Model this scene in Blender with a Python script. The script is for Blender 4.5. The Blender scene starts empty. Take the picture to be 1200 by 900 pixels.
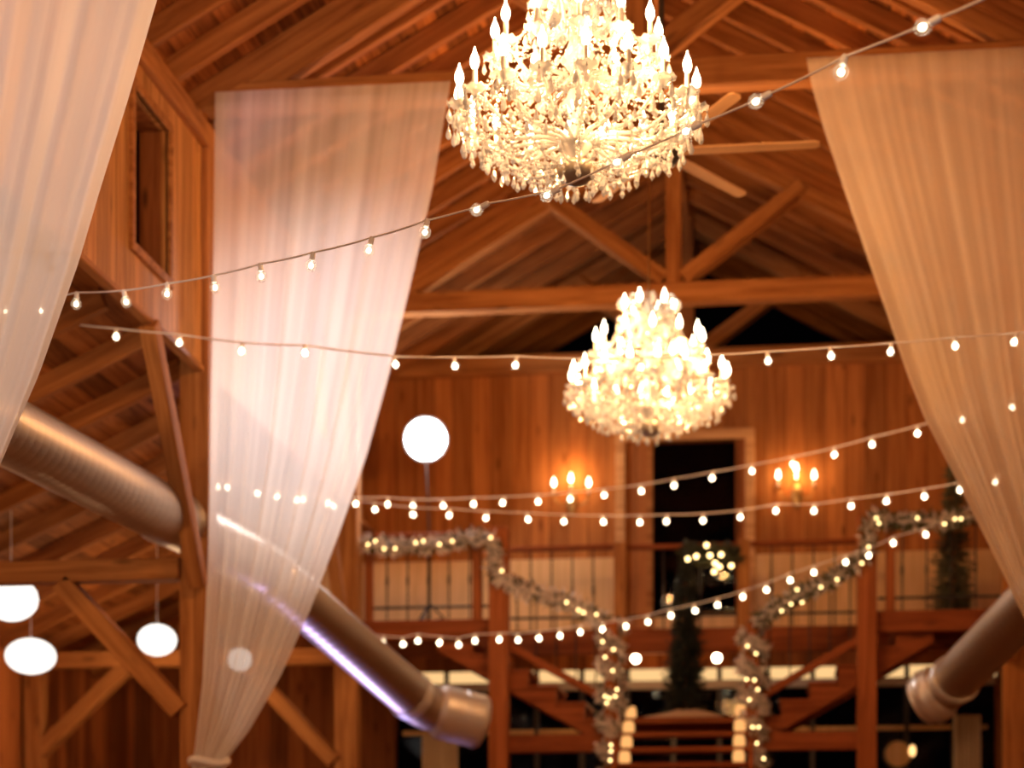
import bpy, bmesh, math, random
from mathutils import Vector, Matrix
random.seed(7)
PI = math.pi
C = bpy.context.scene.collection

# ---------------------------------------------------------------- camera maths
F, HOR, CX, EYE = 2400.0, 1065.0, 600.0, 1.6
TH = math.atan(320 / 2400)
ST, CT = math.sin(TH), math.cos(TH)

def P(px, py, Y):
    """the point of the plane Y = const seen at pixel (px, py)"""
    t = (px - CX) / F
    dx, dy = -ST + CT * t, CT + ST * t
    s = Y / dy
    return Vector((s * dx, Y, EYE + s * (HOR - py) / F))

# ---------------------------------------------------------------- main dimensions
XC = -1.15                 # ridge line
XL, XR = -4.5, 2.2         # nave posts
XA, XB = -8.2, 5.9         # aisle outer walls
SL = 0.56                  # roof slope
ZE = 7.95                  # underside of rafters over the posts
TR = [10.2, 15.8, 21.4]    # truss planes
YB = 24.0                  # loft back wall
ZT0, ZT1 = 7.9, 8.11       # tie beam
ZB = 4.68                  # loft floor
ZL = 3.62                  # stair landing

# ---------------------------------------------------------------- helpers
def link(name, me, mat=None, parent=None):
    o = bpy.data.objects.new(name, me)
    C.objects.link(o)
    if mat is not None and len(me.materials) == 0:
        me.materials.append(mat)
    if parent is not None:
        o.parent = parent
    return o

def obj(name, bm, mat, parent=None, smooth=False, loc=None):
    me = bpy.data.meshes.new(name)
    bm.normal_update()
    bm.to_mesh(me)
    bm.free()
    if smooth:
        for p in me.polygons:
            p.use_smooth = True
    o = link(name, me, mat, parent)
    if loc is not None:
        o.location = loc
    return o

def tag(o, label=None, cat=None, group=None, kind=None):
    if label: o['label'] = label
    if cat: o['category'] = cat
    if group: o['group'] = group
    if kind: o['kind'] = kind
    return o

def thing(name, label, cat, loc, group=None, kind=None):
    o = bpy.data.objects.new(name, None)
    o.empty_display_size = 0.1
    C.objects.link(o)
    o.location = loc
    return tag(o, label, cat, group, kind)

def add_box(bm, lo, hi, M=None):
    x0, y0, z0 = lo; x1, y1, z1 = hi
    vs = [Vector(c) for c in ((x0,y0,z0),(x1,y0,z0),(x1,y1,z0),(x0,y1,z0),(x0,y0,z1),(x1,y0,z1),(x1,y1,z1),(x0,y1,z1))]
    if M is not None: vs = [M @ v for v in vs]
    v = [bm.verts.new(c) for c in vs]
    fs = [bm.faces.new([v[i] for i in f]) for f in ((0,3,2,1),(4,5,6,7),(0,1,5,4),(1,2,6,5),(2,3,7,6),(3,0,4,7))]
    return v, fs

def bevel_all(bm, w):
    bmesh.ops.bevel(bm, geom=list(bm.edges), offset=w, segments=1, affect='EDGES', profile=0.5)

def box(name, lo, hi, mat, parent=None, bevel=0.006):
    """axis-aligned block with its origin at its low corner's centre"""
    lo, hi = Vector(lo), Vector(hi)
    org = Vector(((lo.x+hi.x)/2, (lo.y+hi.y)/2, lo.z))
    bm = bmesh.new()
    add_box(bm, lo-org, hi-org)
    if bevel: bevel_all(bm, bevel)
    base = parent.matrix_world.translation if False else (Vector(parent.location) if parent else Vector())
    return obj(name, bm, mat, parent, loc=org-base)

def frame_m(p0, p1, up=(0,0,1)):
    x = (Vector(p1)-Vector(p0)).normalized()
    u = Vector(up)
    y = u.cross(x)
    if y.length < 1e-4:
        y = Vector((0,1,0)).cross(x)
    y.normalize()
    z = x.cross(y)
    M = Matrix((x, y, z)).transposed().to_4x4()
    M.translation = Vector(p0)
    return M

def beam(name, p0, p1, w, h, mat, parent=None, up=(0,0,1), bevel=0.008):
    """timber of section w x h running from p0 to p1 (grain along local x)"""
    L = (Vector(p1)-Vector(p0)).length
    bm = bmesh.new()
    add_box(bm, (0,-w/2,-h/2), (L,w/2,h/2))
    if bevel: bevel_all(bm, bevel)
    o = obj(name, bm, mat, parent)
    M = frame_m(p0, p1, up)
    if parent is not None:
        M.translation = M.translation - Vector(parent.location)
    o.matrix_local = M
    return o

def add_lathe(bm, prof, seg=16, M=None):
    rings = []
    for r, z in prof:
        if r < 1e-5:
            c = Vector((0,0,z)); rings.append([bm.verts.new(M @ c if M else c)])
        else:
            ring = []
            for i in range(seg):
                a = 2*PI*i/seg
                c = Vector((r*math.cos(a), r*math.sin(a), z))
                ring.append(bm.verts.new(M @ c if M else c))
            rings.append(ring)
    for a, b in zip(rings, rings[1:]):
        if len(a) == 1 and len(b) == 1: continue
        for i in range(seg):
            j = (i+1) % seg
            if len(a) == 1: bm.faces.new((a[0], b[j], b[i]))
            elif len(b) == 1: bm.faces.new((a[i], a[j], b[0]))
            else: bm.faces.new((a[i], a[j], b[j], b[i]))

def add_tube(bm, pts, r, seg=8, cap=True):
    pts = [Vector(p) for p in pts]
    rr = r if isinstance(r, (list, tuple)) else [r]*len(pts)
    prev = None; rings = []
    for i, p in enumerate(pts):
        if i == 0: t = pts[1]-pts[0]
        elif i == len(pts)-1: t = pts[-1]-pts[-2]
        else: t = (pts[i+1]-p).normalized() + (p-pts[i-1]).normalized()
        t.normalize()
        if prev is None:
            n = t.orthogonal().normalized()
        else:
            n = prev - t*prev.dot(t)
            n = n.normalized() if n.length > 1e-6 else t.orthogonal().normalized()
        prev = n
        b = t.cross(n)
        rings.append([bm.verts.new(p + (n*math.cos(2*PI*k/seg)+b*math.sin(2*PI*k/seg))*rr[i]) for k in range(seg)])
    for a, b in zip(rings, rings[1:]):
        for k in range(seg):
            j = (k+1) % seg
            bm.faces.new((a[k], a[j], b[j], b[k]))
    if cap:
        bm.faces.new(rings[0][::-1]); bm.faces.new(rings[-1])

def add_octa(bm, c, r, h=None):
    h = h or r
    c = Vector(c)
    v = [bm.verts.new(c+Vector(d)) for d in ((r,0,0),(0,r,0),(-r,0,0),(0,-r,0),(0,0,h),(0,0,-h))]
    for i in range(4):
        j = (i+1) % 4
        bm.faces.new((v[i], v[j], v[4])); bm.faces.new((v[j], v[i], v[5]))

def add_spike(bm, p, d, L, w):
    """a needle / leaf: slim three sided blade with thickness"""
    d = Vector(d).normalized(); p = Vector(p)
    n = d.orthogonal().normalized(); b = d.cross(n)
    m = p + d*L*0.4
    base = bm.verts.new(p); tip = bm.verts.new(p+d*L)
    ring = [bm.verts.new(m + (n*math.cos(2*PI*k/3)+b*math.sin(2*PI*k/3))*w) for k in range(3)]
    for k in range(3):
        j = (k+1) % 3
        bm.faces.new((base, ring[j], ring[k])); bm.faces.new((ring[k], ring[j], tip))

def add_ball(bm, c, r, seg=10, rings=6, sz=1.0):
    prof = [(r*math.sin(PI*i/rings), -r*sz*math.cos(PI*i/rings)) for i in range(rings+1)]
    prof[0] = (0, -r*sz); prof[-1] = (0, r*sz)
    add_lathe(bm, prof, seg, Matrix.Translation(Vector(c)))

def catenary(a, b, sag, n):
    a, b = Vector(a), Vector(b)
    return [a.lerp(b, i/n) - Vector((0,0,sag*4*(i/n)*(1-i/n))) for i in range(n+1)]

# ---------------------------------------------------------------- materials
def new_mat(name):
    m = bpy.data.materials.new(name); m.use_nodes = True
    nt = m.node_tree
    return m, nt, nt.nodes, nt.links, nt.nodes['Principled BSDF'], nt.nodes['Material Output']

def simple(name, col, rough=0.6, metal=0.0, spec=0.5):
    m, nt, N, L, b, out = new_mat(name)
    b.inputs['Base Color'].default_value = (*col, 1)
    b.inputs['Roughness'].default_value = rough
    b.inputs['Metallic'].default_value = metal
    b.inputs['Specular IOR Level'].default_value = spec
    return m

def math_node(nt, op, a, b=None):
    n = nt.nodes.new('ShaderNodeMath'); n.operation = op
    for i, v in enumerate((a, b)):
        if v is None: continue
        if isinstance(v, (int, float)): n.inputs[i].default_value = v
        else: nt.links.new(v, n.inputs[i])
    return n.outputs[0]

def wood(name, dark, light, along='x', board=None, across='y', knots=0.5, rough=0.75, vary=0.35, spec=0.12):
    """procedural timber: grain runs along an object axis; optional boards of a given width"""
    m, nt, N, L, b, out = new_mat(name)
    tc = N.new('ShaderNodeTexCoord')
    info = N.new('ShaderNodeObjectInfo')
    sep = N.new('ShaderNodeSeparateXYZ'); L.new(tc.outputs['Object'], sep.inputs[0])
    ax = {'x':0, 'y':1, 'z':2}
    mp = N.new('ShaderNodeMapping')
    sc = [14.0]*3; sc[ax[along]] = 0.9
    mp.inputs['Scale'].default_value = sc
    off = N.new('ShaderNodeVectorMath'); off.operation = 'ADD'
    L.new(tc.outputs['Object'], off.inputs[0])
    cmb = N.new('ShaderNodeCombineXYZ')
    rnd = math_node(nt, 'MULTIPLY', info.outputs['Random'], 37.0)
    fac_board = None; seam = None
    if board:
        c = math_node(nt, 'DIVIDE', sep.outputs[ax[across]], board)
        fl = math_node(nt, 'FLOOR', c)
        fr = math_node(nt, 'FRACT', c)
        wn = N.new('ShaderNodeTexWhiteNoise'); wn.noise_dimensions = '1D'
        L.new(fl, wn.inputs['W'])
        fac_board = wn.outputs['Value']
        seam = math_node(nt, 'LESS_THAN', fr, 0.035)
        rnd = math_node(nt, 'ADD', rnd, math_node(nt, 'MULTIPLY', fac_board, 51.0))
    for i in range(3): L.new(rnd, cmb.inputs[i])
    L.new(cmb.outputs[0], off.inputs[1])
    L.new(off.outputs[0], mp.inputs['Vector'])
    nz = N.new('ShaderNodeTexNoise'); nz.inputs['Scale'].default_value = 1.0; nz.inputs['Detail'].default_value = 5
    nz.inputs['Roughness'].default_value = 0.6; nz.inputs['Distortion'].default_value = 0.6
    L.new(mp.outputs[0], nz.inputs['Vector'])
    ramp = N.new('ShaderNodeValToRGB')
    ramp.color_ramp.elements[0].position = 0.32; ramp.color_ramp.elements[0].color = (*dark, 1)
    ramp.color_ramp.elements[1].position = 0.66; ramp.color_ramp.elements[1].color = (*light, 1)
    L.new(nz.outputs['Fac'], ramp.inputs[0])
    col = ramp.outputs[0]
    def mul(colsock, val):
        mx = N.new('ShaderNodeVectorMath'); mx.operation = 'SCALE'
        L.new(colsock, mx.inputs[0]); L.new(val, mx.inputs['Scale'])
        return mx.outputs[0]
    # knots
    if knots:
        mk = N.new('ShaderNodeMapping'); sk = [5.5]*3; sk[ax[along]] = 1.6
        mk.inputs['Scale'].default_value = sk
        L.new(off.outputs[0], mk.inputs['Vector'])
        vo = N.new('ShaderNodeTexVoronoi'); vo.inputs['Scale'].default_value = 1.0
        L.new(mk.outputs[0], vo.inputs['Vector'])
        kr = N.new('ShaderNodeMapRange')
        kr.inputs['From Min'].default_value = 0.06; kr.inputs['From Max'].default_value = 0.17
        kr.inputs['To Min'].default_value = 1-knots; kr.inputs['To Max'].default_value = 1.0
        L.new(vo.outputs['Distance'], kr.inputs['Value'])
        col = mul(col, kr.outputs[0])
    v = math_node(nt, 'ADD', math_node(nt, 'MULTIPLY', info.outputs['Random'], vary*0.6), 1-vary*0.3)
    col = mul(col, v)
    if board:
        col = mul(col, math_node(nt, 'ADD', math_node(nt, 'MULTIPLY', fac_board, vary*1.6), 1-vary*0.8))
        col = mul(col, math_node(nt, 'SUBTRACT', 1.0, math_node(nt, 'MULTIPLY', seam, 0.75)))
    L.new(col, b.inputs['Base Color'])
    b.inputs['Roughness'].default_value = rough
    b.inputs['Specular IOR Level'].default_value = spec
    bp = N.new('ShaderNodeBump'); bp.inputs['Strength'].default_value = 0.25; bp.inputs['Distance'].default_value = 0.01
    L.new(nz.outputs['Fac'], bp.inputs['Height']); L.new(bp.outputs[0], b.inputs['Normal'])
    return m

def emit(name, col, strength, sample=False):
    m, nt, N, L, b, out = new_mat(name)
    N.remove(b)
    e = N.new('ShaderNodeEmission'); e.inputs[0].default_value = (*col, 1); e.inputs[1].default_value = strength
    L.new(e.outputs[0], out.inputs[0])
    m.cycles.emission_sampling = 'FRONT_BACK' if sample else 'NONE'
    return m

def thin_glass(name, col=(1,1,1), gloss=0.08, rough=0.05, fres=True):
    m, nt, N, L, b, out = new_mat(name)
    N.remove(b)
    tr = N.new('ShaderNodeBsdfTransparent'); tr.inputs[0].default_value = (*col, 1)
    gl = N.new('ShaderNodeBsdfGlossy'); gl.inputs['Roughness'].default_value = rough
    mx = N.new('ShaderNodeMixShader')
    if fres:
        lw = N.new('ShaderNodeFresnel'); lw.inputs[0].default_value = 1.45
        L.new(lw.outputs[0], mx.inputs[0])
    else:
        mx.inputs[0].default_value = gloss
    L.new(tr.outputs[0], mx.inputs[1]); L.new(gl.outputs[0], mx.inputs[2])
    L.new(mx.outputs[0], out.inputs[0])
    return m

def crystal(name, col=(0.62,0.66,0.72)):
    m, nt, N, L, b, out = new_mat(name)
    N.remove(b)
    df = N.new('ShaderNodeBsdfDiffuse'); df.inputs[0].default_value = (*col, 1)
    tl = N.new('ShaderNodeBsdfTranslucent'); tl.inputs[0].default_value = (*col, 1)
    gl = N.new('ShaderNodeBsdfGlossy'); gl.inputs['Roughness'].default_value = 0.08
    tr = N.new('ShaderNodeBsdfTransparent')
    m1 = N.new('ShaderNodeMixShader'); m1.inputs[0].default_value = 0.5
    m2 = N.new('ShaderNodeMixShader'); m2.inputs[0].default_value = 0.25
    m3 = N.new('ShaderNodeMixShader'); m3.inputs[0].default_value = 0.18
    L.new(df.outputs[0], m1.inputs[1]); L.new(tl.outputs[0], m1.inputs[2])
    L.new(m1.outputs[0], m2.inputs[1]); L.new(gl.outputs[0], m2.inputs[2])
    L.new(m2.outputs[0], m3.inputs[1]); L.new(tr.outputs[0], m3.inputs[2])
    L.new(m3.outputs[0], out.inputs[0])
    return m

def sheer(name, col, t_lo, t_hi, freq):
    """woven voile: see-through between its threads, denser where it bunches (uv u)"""
    m, nt, N, L, b, out = new_mat(name)
    N.remove(b)
    uv = N.new('ShaderNodeUVMap')
    mp = N.new('ShaderNodeMapping'); mp.inputs['Scale'].default_value = (freq, 0.35, 1)
    L.new(uv.outputs[0], mp.inputs[0])
    nz = N.new('ShaderNodeTexNoise'); nz.inputs['Scale'].default_value = 1.0; nz.inputs['Detail'].default_value = 3
    nz.inputs['Distortion'].default_value = 0.3
    L.new(mp.outputs[0], nz.inputs['Vector'])
    mr = N.new('ShaderNodeMapRange')
    mr.inputs['From Min'].default_value = 0.35; mr.inputs['From Max'].default_value = 0.65
    mr.inputs['To Min'].default_value = t_lo; mr.inputs['To Max'].default_value = t_hi
    L.new(nz.outputs['Fac'], mr.inputs['Value'])
    df = N.new('ShaderNodeBsdfDiffuse'); df.inputs[0].default_value = (*col, 1)
    tl = N.new('ShaderNodeBsdfTranslucent'); tl.inputs[0].default_value = (*col, 1)
    m1 = N.new('ShaderNodeMixShader'); m1.inputs[0].default_value = 0.55
    L.new(df.outputs[0], m1.inputs[1]); L.new(tl.outputs[0], m1.inputs[2])
    tr = N.new('ShaderNodeBsdfTransparent')
    m2 = N.new('ShaderNodeMixShader')
    # the same cloth gets denser where it is drawn together towards the tie (v)
    sep = N.new('ShaderNodeSeparateXYZ'); L.new(uv.outputs[0], sep.inputs[0])
    dens = N.new('ShaderNodeMapRange')
    dens.inputs['From Min'].default_value = 0.0; dens.inputs['From Max'].default_value = 0.9
    dens.inputs['To Min'].default_value = 1.3; dens.inputs['To Max'].default_value = 0.4
    L.new(sep.outputs[1], dens.inputs['Value'])
    L.new(math_node(nt, 'MULTIPLY', mr.outputs[0], dens.outputs[0]), m2.inputs[0])
    L.new(m1.outputs[0], m2.inputs[1]); L.new(tr.outputs[0], m2.inputs[2])
    L.new(m2.outputs[0], out.inputs[0])
    return m

WD, WLt = (0.27,0.10,0.030), (0.56,0.25,0.085)
M_beam   = wood('timber_beam', (0.24,0.085,0.022), (0.50,0.215,0.066), 'x', knots=0.45, vary=0.3)
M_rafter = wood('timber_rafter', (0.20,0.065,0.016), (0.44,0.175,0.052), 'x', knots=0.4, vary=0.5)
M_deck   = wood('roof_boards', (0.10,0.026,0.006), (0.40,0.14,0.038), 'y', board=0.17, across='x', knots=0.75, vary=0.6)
M_aisle  = wood('aisle_roof_boards', (0.18,0.055,0.013), (0.42,0.155,0.042), 'y', board=0.19, across='x', knots=0.6, vary=0.5)
M_back   = wood('back_wall_boards', (0.32,0.105,0.026), (0.52,0.205,0.056), 'z', board=0.23, across='x', knots=0.5, vary=0.26)
M_side   = wood('side_wall_boards', (0.34,0.135,0.036), (0.66,0.32,0.105), 'z', board=0.2, across='y', knots=0.5, vary=0.25)
M_low    = wood('aisle_wall_boards', (0.26,0.075,0.020), (0.46,0.16,0.045), 'z', board=0.22, across='x', knots=0.6, vary=0.5)
M_low2   = wood('aisle_side_boards', (0.26,0.075,0.020), (0.46,0.16,0.045), 'z', board=0.22, across='y', knots=0.6, vary=0.5)
M_red    = wood('stained_stair_wood', (0.16,0.038,0.010), (0.30,0.082,0.025), 'x', knots=0.4, vary=0.25)
M_redpost= wood('stained_post_wood', (0.21,0.055,0.014), (0.37,0.115,0.035), 'x', knots=0.3, vary=0.25)
M_trim   = wood('pale_trim_wood', (0.55,0.27,0.10), (0.78,0.45,0.20), 'x', knots=0.2, vary=0.15)
M_panel  = wood('pale_infill_ply', (0.68,0.42,0.18), (0.84,0.56,0.28), 'z', knots=0.1, vary=0.1)
M_floor  = wood('floor_boards', (0.2,0.09,0.04), (0.36,0.17,0.08), 'y', board=0.14, across='x', knots=0.3, vary=0.3)
M_iron   = simple('black_iron', (0.025,0.02,0.018), 0.5, 0.6)
M_brass  = simple('aged_brass', (0.45,0.30,0.12), 0.35, 1.0)
M_white  = simple('white_plastic', (0.90,0.86,0.82), 0.5)
M_cord   = simple('white_cord', (0.90,0.84,0.80), 0.6)
M_candle = simple('ivory_candle_sleeve', (0.90,0.84,0.72), 0.5)
M_crystal= crystal('cut_crystal')
M_glassarm = crystal('blown_glass', (0.60,0.63,0.68))
M_bowl   = simple('silvered_bowl', (0.40,0.36,0.30), 0.35, 0.7)
M_flame  = emit('candle_bulb_glow', (1.0,0.80,0.52), 14.0)
M_fil    = emit('string_bulb_glow', (1.0,0.80,0.52), 16.0, True)
M_fairy  = emit('fairy_light_glow', (1.0,0.66,0.26), 7.0)
M_jarglow= emit('candle_jar_glow', (1.0,0.45,0.14), 1.15)
M_lantern= emit('paper_lantern_glow', (1.0,0.93,0.84), 1.7, True)
M_strobe = emit('flash_tube_glow', (1.0,0.99,0.97), 40.0)
M_litwin = emit('lit_transom_glow', (1.0,0.60,0.25), 1.05)
M_bulbglass = thin_glass('bulb_glass', (1,1,1), 0.10, 0.08, False)
_nt = M_bulbglass.node_tree
_tl = _nt.nodes.new('ShaderNodeBsdfTranslucent'); _mx = _nt.nodes.new('ShaderNodeMixShader'); _mx.inputs[0].default_value = 0.12
_out = _nt.nodes['Material Output']; _src = _out.inputs[0].links[0].from_socket
_nt.links.new(_src, _mx.inputs[1]); _nt.links.new(_tl.outputs[0], _mx.inputs[2]); _nt.links.new(_mx.outputs[0], _out.inputs[0])
M_pane   = thin_glass('night_window_glass', (0.9,0.9,0.9), 0.006, 0.02, False)
M_duct_c = (0.50,0.43,0.36)
M_fir    = simple('dark_fir_needles', (0.012,0.016,0.008), 0.8)
M_fir2   = simple('olive_fir_needles', (0.11,0.095,0.045), 0.8)
M_flock  = simple('frosted_greenery', (0.74,0.64,0.58), 0.85)
M_green  = simple('garland_greenery', (0.07,0.07,0.03), 0.8)
M_burlap = simple('burlap_cloth', (0.42,0.24,0.11), 0.9)
M_linen  = simple('linen_cloth', (0.80,0.66,0.48), 0.9)
M_fan    = wood('fan_blade_wood', (0.55,0.30,0.13), (0.74,0.44,0.20), 'x', knots=0, vary=0.1)
M_dark   = simple('dark_frame_paint', (0.03,0.022,0.018), 0.5)
M_grey   = simple('grey_header_paint', (0.55,0.48,0.42), 0.6)

def duct_mat():
    m, nt, N, L, b, out = new_mat('spiral_galvanised_steel')
    uv = N.new('ShaderNodeUVMap'); sep = N.new('ShaderNodeSeparateXYZ')
    L.new(uv.outputs[0], sep.inputs[0])
    # helical lock seam: u once around, v metres along
    w = math_node(nt, 'ADD', math_node(nt, 'DIVIDE', sep.outputs[1], 0.11), sep.outputs[0])
    fr = math_node(nt, 'FRACT', w)
    seam = math_node(nt, 'POWER', math_node(nt, 'ABSOLUTE', math_node(nt, 'SINE', math_node(nt, 'MULTIPLY', fr, PI))), 0.35)
    b.inputs['Metallic'].default_value = 1.0
    b.inputs['Roughness'].default_value = 0.44
    b.inputs['Base Color'].default_value = (*M_duct_c, 1)
    bp = N.new('ShaderNodeBump'); bp.inputs['Strength'].default_value = 0.55; bp.inputs['Distance'].default_value = 0.006
    L.new(seam, bp.inputs['Height']); L.new(bp.outputs[0], b.inputs['Normal'])
    return m
M_duct = duct_mat()
M_ductcap = simple('galvanised_sheet', (0.80,0.80,0.78), 0.38, 0.75)

# ================================================================ SETTING
def structure(o, label=None):
    o['kind'] = 'structure'
    if label: o['label'] = label
    return o

bm = bmesh.new(); add_box(bm, (XA-0.3,-3,-0.2), (XB+0.3,28,0)); structure(obj('floor', bm, M_floor))

YN, YE = 3.0, 26.3         # roof from behind the camera's head to the far gable
RD = 0.18                  # rafter depth
def roof_z(x): return ZE + (XR-XC)*SL - abs(x-XC)*SL
bm = bmesh.new()
zt = RD*math.sqrt(1+SL*SL)
for s in (-1, 1):
    xe = XC + s*(XR-XC+0.55)
    pts = [(XC, roof_z(XC)+zt), (xe, roof_z(xe)+zt), (xe, roof_z(xe)+zt+0.06), (XC, roof_z(XC)+zt+0.06)]
    a = [bm.verts.new((x, YN, z)) for x, z in pts]; b2 = [bm.verts.new((x, YE, z)) for x, z in pts]
    for i in range(4):
        j = (i+1) % 4
        bm.faces.new((a[i], a[j], b2[j], b2[i]))
    bm.faces.new(a[::-1]); bm.faces.new(b2)
bmesh.ops.recalc_face_normals(bm, faces=bm.faces)
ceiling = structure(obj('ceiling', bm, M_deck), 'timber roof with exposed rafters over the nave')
ridge = beam('ridge_board', (XC,YN,roof_z(XC)+0.08), (XC,YE,roof_z(XC)+0.08), 0.06, 0.3, M_rafter, ceiling)
proto = {}
for s in (-1, 1):
    xe = XC + s*(XR-XC+0.5)
    y = 8.3
    while y < YE:
        off = RD/2*math.sqrt(1+SL*SL)
        a = Vector((XC + s*0.04, y, roof_z(XC+0.04)+off)); b2 = Vector((xe, y, roof_z(xe)+off))
        if s not in proto:
            proto[s] = beam('rafter', a, b2, 0.085, RD, M_rafter, ceiling)
        else:
            r = proto[s].copy(); C.objects.link(r); r.parent = ceiling
            r.location = a
        y += 0.62

# clerestory walls above the posts ------------------------------------------------
ZW0, ZW1 = 5.88, 7.61
WY0, WY1, WZ0, WZ1 = 13.95, 14.78, 6.30, 7.39
def wall_with_hole(xin, xout, holes):
    bm = bmesh.new()
    x0, x1 = min(xin, xout), max(xin, xout)
    ys = 7.0
    for (h0, h1, z0, z1) in holes:
        add_box(bm, (x0, ys, ZW0), (x1, h0, ZW1))
        add_box(bm, (x0, h0, ZW0), (x1, h1, z0)); add_box(bm, (x0, h0, z1), (x1, h1, ZW1))
        ys = h1
    add_box(bm, (x0, ys, ZW0), (x1, 21.5, ZW1))
    bmesh.ops.remove_doubles(bm, verts=bm.verts, dist=1e-5)
    return bm
XW = XL-0.06
wl = structure(obj('wall_left', wall_with_hole(XW, XW-0.05, [(WY0-5.6,WY1-5.6,WZ0,WZ1),(WY0,WY1,WZ0,WZ1),(WY0+5.6,WY1+5.6,WZ0,WZ1)]), M_side),
               'plank clerestory wall above the open side aisle')
XWR = XR+0.06
wr = structure(obj('wall_right', wall_with_hole(XWR, XWR+0.05, [(WY0,WY1,WZ0,WZ1),(WY0+5.6,WY1+5.6,WZ0,WZ1)]), M_side))
for s, xw in ((-1, XW), (1, XWR)):
    t_ = beam('trim_1' if s < 0 else 'trim_2', (xw+s*0.07,7,7.705), (xw+s*0.07,21.5,7.705), 0.26, 0.19, M_beam)
    structure(t_, 'wall plate carrying the rafter feet')
    t_ = beam('trim_3' if s < 0 else 'trim_4', (xw+s*0.02,7,ZW0-0.02), (xw+s*0.02,21.5,ZW0-0.02), 0.08, 0.05, M_beam)
    structure(t_, 'sill board closing the foot of the clerestory wall')

def clerestory_window(n, xw, s, y0, y1):
    e = thing('window_%d' % n, None, None, (xw, (y0+y1)/2, WZ0), kind='structure')
    e['label'] = 'unglazed looking clerestory opening with dark night behind'
    w = 0.07
    f = 0.03
    xi, xo = xw - s*f, xw + s*0.02
    lo, hi = min(xi, xo), max(xi, xo)
    box('casing', (lo, y0-w, WZ0-w), (hi, y1+w, WZ0), M_trim if False else M_beam, e)
    box('casing', (lo, y0-w, WZ1), (hi, y1+w, WZ1+w), M_beam, e)
    box('casing', (lo, y0-w, WZ0), (hi, y0, WZ1), M_beam, e)
    box('casing', (lo, y1, WZ0), (hi, y1+w, WZ1), M_beam, e)
    q0, q1 = min(xw+s*0.05, xw+s*0.22), max(xw+s*0.05, xw+s*0.22)
    box('jamb', (q0, y1, WZ0-0.03), (q1, y1+0.03, WZ1+0.03), M_low2, e)
    box('jamb', (q0, y0-0.03, WZ0-0.03), (q1, y0, WZ1+0.03), M_low2, e)
    box('jamb', (q0, y0, WZ0-0.03), (q1, y1, WZ0), M_low2, e)
    box('jamb', (q0, y0, WZ1), (q1, y1, WZ1+0.03), M_low2, e)
    p0, p1 = xw+s*0.205, xw+s*0.215
    box('pane', (min(p0,p1), y0+0.003, WZ0+0.003), (max(p0,p1), y1-0.003, WZ1-0.003), M_pane, e, 0)
clerestory_window(1, XW, -1, WY0, WY1)

# aisle roofs, walls ------------------------------------------------------------
for s, xi, xo, nm in ((-1, XL-0.3, XA, 'left'), (1, XR+0.3, XB, 'right')):
    zi, zo = 5.86, 5.86 - 0.45*abs(xo-xi)
    bm = bmesh.new()
    a = [bm.verts.new(c) for c in ((xi,7,zi+0.16),(xo,7,zo+0.16),(xo,7,zo+0.21),(xi,7,zi+0.21))]
    b2 = [bm.verts.new(Vector(c.co)+Vector((0,18.2,0))) for c in a]
    for i in range(4):
        j = (i+1) % 4; bm.faces.new((a[i], a[j], b2[j], b2[i]))
    bm.faces.new(a[::-1]); bm.faces.new(b2)
    bmesh.ops.recalc_face_normals(bm, faces=bm.faces)
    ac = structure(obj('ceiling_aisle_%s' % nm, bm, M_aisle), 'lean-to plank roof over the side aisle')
    y = 7.4; pr = None
    while y < 25:
        if pr is None:
            pr = beam('rafter', (xi, y, zi+0.08), (xo, y, zo+0.08), 0.09, 0.16, M_rafter, ac)
        else:
            r = pr.copy(); C.objects.link(r); r.parent = ac; r.location = (xi, y, zi+0.08)
        y += 0.95
    bm = bmesh.new(); add_box(bm, (min(xo,xo+s*0.2),5,0), (max(xo,xo+s*0.2),25.2,zo+0.2)); structure(obj('wall_aisle_%s' % nm, bm, M_low2))
    bm = bmesh.new(); add_box(bm, (min(xi+s*0.0,xo),25.0,0), (max(xi,xo),25.2,5.9)); structure(obj('wall_aisle_end_%s' % nm, bm, M_low), 'vertical plank end wall of the side aisle')

# loft back wall with doorway ---------------------------------------------------
DX0, DX1 = P(727,600,YB).x, P(879,600,YB).x
DZ1 = P(800,516,YB).z
bm = bmesh.new()
T = 0.16
for lo, hi in (((XL-0.5,YB,ZB-0.05),(DX0,YB+T,ZT0)), ((DX1,YB,ZB-0.05),(XR+0.5,YB+T,ZT0)), ((DX0,YB,DZ1),(DX1,YB+T,ZT0))):
    add_box(bm, lo, hi)
structure(obj('wall_back', bm, M_back), 'orange vertical board wall of the loft')
t_ = beam('trim_5', (XL-0.3,YB-0.02,(ZT0+ZT1)/2), (XR+0.3,YB-0.02,(ZT0+ZT1)/2), 0.24, ZT1-ZT0, M_beam); structure(t_, 'top plate along the loft back wall')
door = thing('door_1', None, None, ((DX0+DX1)/2, YB, ZB), kind='structure')
door['label'] = 'tall dark loft doorway in pale wooden casing'
c1 = 0.115
box('door_casing', (DX0-c1/2, YB-0.045, ZB), (DX0+c1/2, YB-0.002, DZ1+0.10), M_trim, door)
box('door_casing', (DX1-c1/2, YB-0.045, ZB), (DX1+c1/2, YB-0.002, DZ1+0.10), M_trim, door)
box('door_head', (DX0-c1/2, YB-0.05, DZ1), (DX1+c1/2, YB-0.003, DZ1+0.115), M_trim, door)
xs = P(762,600,YB).x
sp = wood('side_panel_boards', (0.34,0.115,0.03), (0.52,0.2,0.06), 'z', board=0.16, across='x', knots=0.3, vary=0.2)
box('side_panel', (DX0+c1/2, YB+0.03, ZB), (xs-0.04, YB+0.07, DZ1), sp, door)
box('door_stile', (xs-0.04, YB+0.0, ZB), (xs+0.03, YB+0.09, DZ1), M_beam, door)
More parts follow.
